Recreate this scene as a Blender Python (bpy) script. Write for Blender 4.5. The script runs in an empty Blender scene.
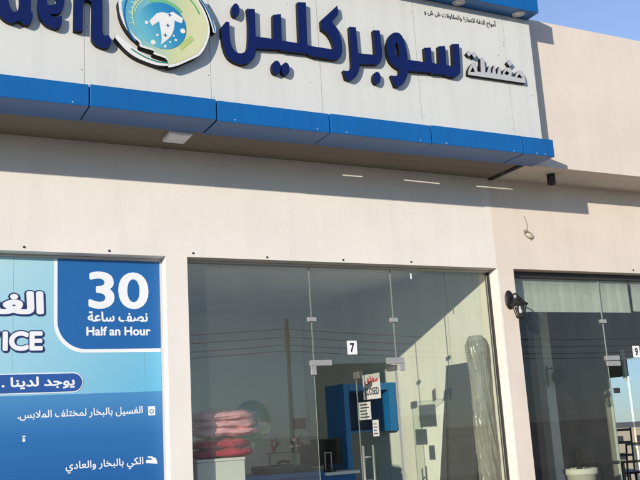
import bpy, bmesh, math, random
from mathutils import Vector, Matrix
from mathutils import noise as mnoise
random.seed(7)
R_ = math.radians
scene = bpy.context.scene
COL = scene.collection

# ------------------------------------------------------------------ camera
cam_d = bpy.data.cameras.new('camera')
cam_d.sensor_width = 36.0
cam_d.lens = 50.555
cam_d.clip_start = 0.05
cam_d.clip_end = 3000
cam = bpy.data.objects.new('camera', cam_d)
COL.objects.link(cam)
cam.matrix_world = Matrix((
    (0.89205946, -0.04344679, -0.44982475, 0.0),
    (-0.44804987, -0.21498171, -0.86777542, -7.0),
    (-0.05900204, 0.97565119, -0.21124280, 1.6),
    (0, 0, 0, 1)))
scene.camera = cam

# ------------------------------------------------------------------ sky, sun, exposure
SUN = Vector((1.39, 1.0, -0.345))            # the way the light travels
el = math.atan2(0.345, math.hypot(1.39, 1.0))
world = bpy.data.worlds.new('World')
scene.world = world
world.use_nodes = True
wn = world.node_tree
wn.nodes.clear()
sky = wn.nodes.new('ShaderNodeTexSky')
sky.sky_type = 'NISHITA'
sky.sun_disc = False
sky.sun_elevation = el
sky.sun_rotation = math.atan2(-1.39, -1.0)
sky.air_density = 0.85
sky.dust_density = 0.0
sky.ozone_density = 6.0
bg = wn.nodes.new('ShaderNodeBackground')
bg.inputs['Strength'].default_value = 0.15
wo = wn.nodes.new('ShaderNodeOutputWorld')
hz = wn.nodes.new('ShaderNodeHueSaturation')      # a slightly hazy, less saturated sky
hz.inputs['Saturation'].default_value = 0.72
hz.inputs['Value'].default_value = 1.0
wn.links.new(sky.outputs['Color'], hz.inputs['Color'])
wn.links.new(hz.outputs['Color'], bg.inputs['Color'])
wn.links.new(bg.outputs['Background'], wo.inputs['Surface'])

sun_d = bpy.data.lights.new('sun', 'SUN')
sun_d.energy = 3.35
sun_d.angle = R_(0.5)
sun_d.color = (1.0, 0.91, 0.80)
sun = bpy.data.objects.new('sun', sun_d)
COL.objects.link(sun)
sun.rotation_euler = SUN.to_track_quat('-Z', 'Y').to_euler()
sun.location = (-20, -20, 12)

scene.render.engine = 'CYCLES'
scene.view_settings.view_transform = 'Standard'
scene.view_settings.look = 'None'
scene.view_settings.exposure = 0.6
scene.view_settings.gamma = 1.0
scene.view_settings.use_curve_mapping = False
cy = scene.cycles
cy.use_denoising = True
cy.max_bounces = 12
cy.diffuse_bounces = 9
cy.glossy_bounces = 4
cy.transmission_bounces = 4
cy.transparent_max_bounces = 24
cy.caustics_reflective = False
cy.caustics_refractive = False

# ------------------------------------------------------------------ materials
def nodes(name):
    m = bpy.data.materials.new(name)
    m.use_nodes = True
    nt = m.node_tree
    return m, nt, nt.nodes['Principled BSDF']

def noise_node(nt, scale, detail=4, rough=0.55, stretch=(1, 1, 1), coord='Object'):
    tc = nt.nodes.new('ShaderNodeTexCoord')
    mp = nt.nodes.new('ShaderNodeMapping')
    mp.inputs['Scale'].default_value = stretch
    n = nt.nodes.new('ShaderNodeTexNoise')
    n.inputs['Scale'].default_value = scale
    n.inputs['Detail'].default_value = detail
    n.inputs['Roughness'].default_value = rough
    nt.links.new(tc.outputs[coord], mp.inputs['Vector'])
    nt.links.new(mp.outputs['Vector'], n.inputs['Vector'])
    return n

def ramp(nt, src, stops):
    r = nt.nodes.new('ShaderNodeValToRGB')
    e = r.color_ramp.elements
    while len(e) < len(stops):
        e.new(0.5)
    for i, (p, c) in enumerate(stops):
        e[i].position = p
        e[i].color = (c[0], c[1], c[2], 1)
    nt.links.new(src, r.inputs['Fac'])
    return r

def surf(name, col, rough=0.5, var=0.08, scale=3.0, bump=0.0, bscale=60.0, metal=0.0, spec=0.5,
         stretch=(1, 1, 1), streak=0.0, coat=0.0):
    """A painted, plastic or plain surface: base colour with soft uneven wear, optional run marks and bump."""
    m, nt, b = nodes(name)
    n = noise_node(nt, scale, stretch=stretch)
    lo = [c * (1 - var) for c in col]
    hi = [min(1, c * (1 + var * 0.7)) for c in col]
    r = ramp(nt, n.outputs['Fac'], [(0.3, lo), (0.7, hi)])
    out = r.outputs['Color']
    if streak:
        s = noise_node(nt, 1.0, 5, 0.6, (9, 9, 0.55))
        sr = ramp(nt, s.outputs['Fac'], [(0.48, (1, 1, 1)), (0.75, (1 - streak,) * 3)])
        mx = nt.nodes.new('ShaderNodeMix')
        mx.data_type = 'RGBA'
        mx.blend_type = 'MULTIPLY'
        mx.inputs['Factor'].default_value = 1
        nt.links.new(out, mx.inputs[6])
        nt.links.new(sr.outputs['Color'], mx.inputs[7])
        out = mx.outputs[2]
    nt.links.new(out, b.inputs['Base Color'])
    b.inputs['Roughness'].default_value = rough
    b.inputs['Metallic'].default_value = metal
    b.inputs['Specular IOR Level'].default_value = spec
    b.inputs['Coat Weight'].default_value = coat
    if bump:
        bn = noise_node(nt, bscale, 3)
        bp = nt.nodes.new('ShaderNodeBump')
        bp.inputs['Strength'].default_value = bump
        bp.inputs['Distance'].default_value = 0.01
        nt.links.new(bn.outputs['Fac'], bp.inputs['Height'])
        nt.links.new(bp.outputs['Normal'], b.inputs['Normal'])
    return m

def gradient(name, stops, p0, p1, rough=0.45):
    """Printed colour blend running from p0 to p1 in the part's own coordinates."""
    m, nt, b = nodes(name)
    tc = nt.nodes.new('ShaderNodeTexCoord')
    d = Vector(p1) - Vector(p0)
    L2 = d.length_squared
    sub = nt.nodes.new('ShaderNodeVectorMath')
    sub.operation = 'SUBTRACT'
    sub.inputs[1].default_value = p0
    dot = nt.nodes.new('ShaderNodeVectorMath')
    dot.operation = 'DOT_PRODUCT'
    dot.inputs[1].default_value = d / L2
    nt.links.new(tc.outputs['Object'], sub.inputs[0])
    nt.links.new(sub.outputs[0], dot.inputs[0])
    r = ramp(nt, dot.outputs['Value'], stops)
    nt.links.new(r.outputs['Color'], b.inputs['Base Color'])
    b.inputs['Roughness'].default_value = rough
    return m

def glass(name, tint=(0.86, 0.93, 0.88), boost=1.0, ior=1.5, dust=0.0, rough=0.0):
    m = bpy.data.materials.new(name)
    m.use_nodes = True
    nt = m.node_tree
    nt.nodes.clear()
    o = nt.nodes.new('ShaderNodeOutputMaterial')
    mx = nt.nodes.new('ShaderNodeMixShader')
    t = nt.nodes.new('ShaderNodeBsdfTransparent')
    t.inputs['Color'].default_value = (*tint, 1)
    g = nt.nodes.new('ShaderNodeBsdfGlossy')
    g.inputs['Roughness'].default_value = rough
    f = nt.nodes.new('ShaderNodeFresnel')
    f.inputs['IOR'].default_value = ior
    k = nt.nodes.new('ShaderNodeMath')
    k.operation = 'MULTIPLY'
    k.use_clamp = True
    k.inputs[1].default_value = boost
    geo = nt.nodes.new('ShaderNodeNewGeometry')
    front = nt.nodes.new('ShaderNodeMath')          # only the face turned to the viewer mirrors, so the pane never traps light
    front.operation = 'SUBTRACT'
    front.inputs[0].default_value = 1.0
    nt.links.new(geo.outputs['Backfacing'], front.inputs[1])
    both = nt.nodes.new('ShaderNodeMath')
    both.operation = 'MULTIPLY'
    nt.links.new(f.outputs[0], k.inputs[0])
    nt.links.new(k.outputs[0], both.inputs[0])
    nt.links.new(front.outputs[0], both.inputs[1])
    nt.links.new(both.outputs[0], mx.inputs['Fac'])
    nt.links.new(t.outputs[0], mx.inputs[1])
    nt.links.new(g.outputs[0], mx.inputs[2])
    last = mx.outputs[0]
    if dust:                                          # a thin uneven film of dust and wiped smears
        n1 = noise_node(nt, 1.4, 6, 0.65, (1, 1, 0.6))
        n2 = noise_node(nt, 3.2, 5, 0.6, (1.4, 1.4, 0.8))
        sm = nt.nodes.new('ShaderNodeMath')
        sm.operation = 'MULTIPLY'
        nt.links.new(n1.outputs['Fac'], sm.inputs[0])
        nt.links.new(n2.outputs['Fac'], sm.inputs[1])
        sc = nt.nodes.new('ShaderNodeMapRange')
        sc.inputs['From Min'].default_value = 0.1
        sc.inputs['From Max'].default_value = 0.5
        sc.inputs['To Min'].default_value = dust * 0.55
        sc.inputs['To Max'].default_value = dust * 1.6
        nt.links.new(sm.outputs[0], sc.inputs['Value'])
        df = nt.nodes.new('ShaderNodeBsdfDiffuse')
        df.inputs['Color'].default_value = (0.62, 0.60, 0.56, 1)
        m2 = nt.nodes.new('ShaderNodeMixShader')
        nt.links.new(sc.outputs['Result'], m2.inputs['Fac'])
        nt.links.new(last, m2.inputs[1])
        nt.links.new(df.outputs[0], m2.inputs[2])
        last = m2.outputs[0]
    nt.links.new(last, o.inputs['Surface'])
    return m

M = dict(
    cream=surf('cream wall paint', (0.755, 0.71, 0.635), 0.85, 0.045, 1.7, 0.13, 60, streak=0.04, spec=0.2),
    beige=surf('beige wall paint', (0.70, 0.615, 0.515), 0.85, 0.045, 1.7, 0.13, 60, streak=0.04, spec=0.2),
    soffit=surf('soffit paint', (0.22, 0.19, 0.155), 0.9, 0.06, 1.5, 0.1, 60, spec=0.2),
    panel=surf('white composite panel', (0.64, 0.64, 0.585), 0.38, 0.03, 1.6, 0.05, 3, streak=0.07),
    blue=surf('blue composite panel', (0.002, 0.112, 0.345), 0.34, 0.07, 1.6, 0.12, 2.2, streak=0.12),
    seal=surf('dark joint sealant', (0.025, 0.027, 0.03), 0.8),
    navy=surf('navy acrylic letter face', (0.0005, 0.007, 0.078), 0.28, 0.05, 4),
    black=surf('black letter return', (0.006, 0.006, 0.007), 0.6, spec=0.2),
    silver=surf('light grey letter face', (0.47, 0.47, 0.47), 0.35, 0.03),
    ink=surf('black vinyl lettering', (0.012, 0.012, 0.015), 0.5),
    white=surf('white vinyl', (0.80, 0.80, 0.78), 0.4, 0.02),
    inter=surf('interior wall paint', (0.88, 0.88, 0.85), 0.9, 0.05, 1.1, 0.05, 40, spec=0.2),
    inter2=surf('sunlit side wall paint', (0.74, 0.74, 0.66), 0.9, 0.06, 1.6, 0.1, 30, streak=0.1, spec=0.2),
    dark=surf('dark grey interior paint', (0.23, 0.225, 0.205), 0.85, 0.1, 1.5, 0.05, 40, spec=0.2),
    tile=surf('floor tile', (0.66, 0.65, 0.62), 0.35, 0.08, 2),
    alu=surf('brushed aluminium', (0.58, 0.58, 0.57), 0.38, 0.05, 8, metal=0.9, stretch=(1, 1, 20)),
    alupaint=surf('silver painted frame', (0.52, 0.52, 0.52), 0.4, 0.04),
    bronze=surf('dark bronze frame', (0.035, 0.032, 0.030), 0.4, 0.1),
    steel=surf('satin steel fitting', (0.40, 0.39, 0.37), 0.4, 0.08, 20, metal=0.3),
    glass=glass('clear shopfront glass', (0.935, 0.95, 0.905), 2.2, 1.5, 0.023),
    glass2=glass('tinted shopfront glass', (0.91, 0.93, 0.88), 1.15, 1.5, 0.020),
    dglass=glass('clear door glass', (0.93, 0.965, 0.94), 1.5),
    gedge=surf('polished glass edge', (0.33, 0.36, 0.33), 0.4, 0.05, 6),
    lampblack=surf('black lantern paint', (0.008, 0.008, 0.008), 0.5, 0.2, 20),
    lampglass=glass('lantern glass', (0.86, 0.86, 0.84), 1.6),
    sideglass=glass('grey side window glass', (0.70, 0.71, 0.70), 1.2),
    bulb=surf('frosted bulb', (0.75, 0.73, 0.68), 0.4),
)

# ------------------------------------------------------------------ builders
BASE = {}
def empty(name, loc, label, cat, group=None):
    o = bpy.data.objects.new(name, None)
    COL.objects.link(o)
    o.location = loc
    o.empty_display_size = 0.2
    o['label'] = label
    o['category'] = cat
    if group:
        o['group'] = group
    BASE[o.name] = Vector(loc)
    return o

def put(name, me, mats, parent=None, smooth=False):
    """Link a mesh given in world metres as one object, under its thing if it is a part."""
    o = bpy.data.objects.new(name, me)
    COL.objects.link(o)
    if not isinstance(mats, (list, tuple)):
        mats = [mats]
    keep = [p.material_index for p in me.polygons]
    me.materials.clear()
    for m in mats:
        me.materials.append(m)
    for p, k in zip(me.polygons, keep):
        p.material_index = k if k < len(mats) else 0
    if smooth:
        for p in me.polygons:
            p.use_smooth = True
    base = Vector((0, 0, 0))
    if parent is not None:
        o.parent = parent
        me.transform(Matrix.Translation(-BASE[parent.name]))
        base = BASE[parent.name]
    BASE[o.name] = base
    return o

def tag(o, label, cat, group=None):
    o['label'] = label
    o['category'] = cat
    if group:
        o['group'] = group
    return o

def recentre(o):
    """Move a one-mesh thing's origin to the bottom centre of its shape."""
    vs = [v.co for v in o.data.vertices]
    c = Vector(((min(v.x for v in vs) + max(v.x for v in vs)) / 2,
                (min(v.y for v in vs) + max(v.y for v in vs)) / 2, min(v.z for v in vs)))
    o.data.transform(Matrix.Translation(-c))
    o.location = c
    return o

class MB:
    """Collects shapes into one mesh."""
    def __init__(s):
        s.bm = bmesh.new()
    def box(s, x0, x1, y0, y1, z0, z1, bev=0.0, seg=2, mi=0):
        b = bmesh.new()
        bmesh.ops.create_cube(b, size=1)
        bmesh.ops.scale(b, vec=(x1 - x0, y1 - y0, z1 - z0), verts=b.verts)
        bmesh.ops.translate(b, vec=((x0 + x1) / 2, (y0 + y1) / 2, (z0 + z1) / 2), verts=b.verts)
        if bev:
            bmesh.ops.bevel(b, geom=list(b.edges), offset=bev, segments=seg, affect='EDGES', profile=0.5)
        return s._add(b, mi)
    def _add(s, b, mi=0, mat=None):
        if mat is not None:
            bmesh.ops.transform(b, matrix=mat, verts=b.verts)
        for f in b.faces:
            f.material_index = mi
        me = bpy.data.meshes.new('tmp')
        b.to_mesh(me)
        b.free()
        s.bm.from_mesh(me)
        bpy.data.meshes.remove(me)
        return s
    def tube(s, pts, r, n=10, mi=0, r1=None, closed=False):
        pts = [Vector(p) for p in pts]
        b = bmesh.new()
        rings = []
        N = len(pts)
        up = None
        for i, p in enumerate(pts):
            if closed:
                d = pts[(i + 1) % N] - pts[i - 1]
            else:
                d = pts[min(i + 1, N - 1)] - pts[max(i - 1, 0)]
            d.normalize()
            if up is None:
                up = Vector((0, 0, 1)) if abs(d.z) < 0.9 else Vector((1, 0, 0))
            u = d.cross(up).normalized()
            v = u.cross(d).normalized()
            up = v
            rr = r if r1 is None else r + (r1 - r) * i / (N - 1)
            rings.append([b.verts.new(p + u * (math.cos(2 * math.pi * k / n) * rr) + v * (math.sin(2 * math.pi * k / n) * rr)) for k in range(n)])
        for i in range(N if closed else N - 1):
            a, c = rings[i], rings[(i + 1) % N]
            for k in range(n):
                b.faces.new((a[k], a[(k + 1) % n], c[(k + 1) % n], c[k]))
        if not closed:
            b.faces.new(rings[0][::-1])
            b.faces.new(rings[-1])
        bmesh.ops.recalc_face_normals(b, faces=b.faces)
        return s._add(b, mi)
    def lathe(s, prof, c, n=24, mi=0, mat=None):
        """prof: (radius, height) pairs turned about the vertical through c."""
        b = bmesh.new()
        rings = []
        for r, z in prof:
            if r < 1e-5:
                rings.append([b.verts.new((0, 0, z))])
            else:
                rings.append([b.verts.new((r * math.cos(2 * math.pi * k / n), r * math.sin(2 * math.pi * k / n), z)) for k in range(n)])
        for a, d in zip(rings, rings[1:]):
            for k in range(n):
                k2 = (k + 1) % n
                if len(a) == 1 and len(d) == 1:
                    continue
                if len(a) == 1:
                    b.faces.new((a[0], d[k], d[k2]))
                elif len(d) == 1:
                    b.faces.new((a[k], a[k2], d[0]))
                else:
                    b.faces.new((a[k], a[k2], d[k2], d[k]))
        bmesh.ops.recalc_face_normals(b, faces=b.faces)
        T = Matrix.Translation(Vector(c))
        return s._add(b, mi, T @ mat if mat is not None else T)
    def mesh(s, me):
        s.bm.from_mesh(me)
        return s
    def done(s):
        me = bpy.data.meshes.new('shape')
        s.bm.to_mesh(me)
        s.bm.free()
        return me

XZ = Matrix(((1, 0, 0, 0), (0, 0, -1, 0), (0, 1, 0, 0), (0, 0, 0, 1)))   # drawing plane -> facade facing -Y

def curve_mesh(cu):
    o = bpy.data.objects.new('tmp', cu)
    COL.objects.link(o)
    bpy.context.view_layer.update()
    dg = bpy.context.evaluated_depsgraph_get()
    me = bpy.data.meshes.new_from_object(o.evaluated_get(dg))
    bpy.data.objects.remove(o)
    bpy.data.curves.remove(cu)
    return me

def smooth_loop(pts, n=5):
    """Catmull-Rom through the points; a third entry marks a sharp corner."""
    out = []
    N = len(pts)
    P = [Vector(p[:2]) for p in pts]
    C = [len(p) > 2 for p in pts]
    for i in range(N):
        a, b = P[i], P[(i + 1) % N]
        if C[i] and C[(i + 1) % N]:
            out.append(a)
            continue
        m0 = (b - P[i - 1]) / 2 if not C[i] else (b - a) * 0.6
        m1 = (P[(i + 2) % N] - a) / 2 if not C[(i + 1) % N] else (b - a) * 0.6
        for k in range(n):
            t = k / n
            out.append((2 * t**3 - 3 * t**2 + 1) * a + (t**3 - 2 * t**2 + t) * m0 + (-2 * t**3 + 3 * t**2) * b + (t**3 - t**2) * m1)
    return out

def slab(loops, y_front, thick, smooth=True, bevel=0.0):
    """Facade outlines (x, z), first the outside then its holes, made thick; front face material 0, sides material 1."""
    cu = bpy.data.curves.new('tmp', 'CURVE')
    cu.dimensions = '2D'
    cu.fill_mode = 'BOTH'
    for lp in loops:
        pts = smooth_loop(lp) if smooth else [Vector(p[:2]) for p in lp]
        sp = cu.splines.new('POLY')
        sp.points.add(len(pts) - 1)
        for q, p in zip(sp.points, pts):
            q.co = (p.x, p.y, 0, 1)
        sp.use_cyclic_u = True
    cu.extrude = thick / 2
    me = curve_mesh(cu)
    for p in me.polygons:
        p.material_index = 0 if abs(p.normal.z) > 0.9 else 1
    me.materials.clear()
    me.materials.append(None); me.materials.append(None)
    for p in me.polygons:
        p.material_index = 0 if abs(p.normal.z) > 0.9 else 1
    me.transform(Matrix.Translation((0, y_front + thick / 2, 0)) @ XZ)
    return me

# Arabic letters: separate, final, initial, middle forms
AR = {'ا': 'ﺍﺎ', 'أ': 'ﺃﺄ', 'ة': 'ﺓﺔ', 'د': 'ﺩﺪ', 'ر': 'ﺭﺮ', 'و': 'ﻭﻮ',
      'ب': 'ﺏﺐﺑﺒ', 'ت': 'ﺕﺖﺗﺘ', 'ج': 'ﺝﺞﺟﺠ', 'خ': 'ﺥﺦﺧﺨ', 'س': 'ﺱﺲﺳﺴ', 'ش': 'ﺵﺶﺷﺸ', 'ص': 'ﺹﺺﺻﺼ',
      'ع': 'ﻉﻊﻋﻌ', 'غ': 'ﻍﻎﻏﻐ', 'ف': 'ﻑﻒﻓﻔ', 'ق': 'ﻕﻖﻗﻘ', 'ك': 'ﻙﻚﻛﻜ', 'ل': 'ﻝﻞﻟﻠ', 'م': 'ﻡﻢﻣﻤ',
      'ن': 'ﻥﻦﻧﻨ', 'ي': 'ﻱﻲﻳﻴ', 'ﻻ': 'ﻻﻼ'}
def shape_ar(t):
    t = t.replace('لا', 'ﻻ')
    out = []
    for i, ch in enumerate(t):
        if ch not in AR:
            out.append(ch)
            continue
        f = AR[ch]
        pv = i > 0 and len(AR.get(t[i - 1], '')) == 4
        nx = len(f) == 4 and i + 1 < len(t) and t[i + 1] in AR
        out.append(f[3] if pv and nx else f[1] if pv else f[2] if nx else f[0])
    return ''.join(reversed(out))

def text_flat(body, bold=0.0, dirs=10, res=4):
    """Flat lettering at unit size, glyph by glyph; weight comes from shifted copies, each a hair nearer the eye."""
    out = MB()
    def width(t):
        c = bpy.data.curves.new('tmp', 'FONT')
        c.body = t
        me = curve_mesh(c)
        d = max((v.co.x for v in me.vertices), default=0)
        bpy.data.meshes.remove(me)
        return d
    ref = width('|')
    x = 0.0
    for i, ch in enumerate(body):
        if ch == ' ':
            x += 0.26
            continue
        best, me = -1, None
        for r in sorted({res, 5, 10}):                       # some glyphs only fill completely at one curve resolution
            c = bpy.data.curves.new('tmp', 'FONT')
            c.body = ch
            c.resolution_u = r
            cand = curve_mesh(c)
            ar = sum(p.area for p in cand.polygons)
            if ar > best * 1.03:
                if me is not None:
                    bpy.data.meshes.remove(me)
                best, me = ar, cand
            else:
                bpy.data.meshes.remove(cand)
        shifts = [(0, 0)] + ([(bold * math.cos(2 * math.pi * k / dirs), bold * math.sin(2 * math.pi * k / dirs)) for k in range(dirs)] if bold else [])
        for k, (dx, dy) in enumerate(shifts):
            m2 = me.copy()
            m2.transform(Matrix.Translation((x + dx, dy, (k + 0.33 * (i % 3)) * 0.00006)))
            out.mesh(m2)
            bpy.data.meshes.remove(m2)
        bpy.data.meshes.remove(me)
        x += width(ch + '|') - ref
    return out.done()

def text_fit(body, x0, x1, z0, z1, y, bold=0.0, grow=0.0, dirs=10, res=4):
    """Lettering scaled to fill the box x0..x1, z0..z1 on the plane y (facing -Y)."""
    me = text_flat(body, bold, dirs, res)
    xs = [v.co.x for v in me.vertices]
    ys = [v.co.y for v in me.vertices]
    a, b, c, d = min(xs), max(xs), min(ys), max(ys)
    sx, sz = (x1 - x0 + 2 * grow) / (b - a), (z1 - z0 + 2 * grow) / (d - c)
    me.transform(Matrix.Translation((x0 - grow, z0 - grow, 0)) @ Matrix.Diagonal((sx, sz, 1, 1)) @ Matrix.Translation((-a, -c, 0)))
    me.transform(Matrix.Translation((0, y, 0)) @ XZ)
    return me

def copies(src, places, label=None):
    """Copies of a thing and its parts and sub-parts."""
    res = []
    for loc in places:
        c = src.copy()
        COL.objects.link(c)
        c.location = loc
        for ch in src.children:
            d = ch.copy()
            COL.objects.link(d)
            d.parent = c
            for g in ch.children:
                e = g.copy()
                COL.objects.link(e)
                e.parent = d
        res.append(c)
    return res

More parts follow.
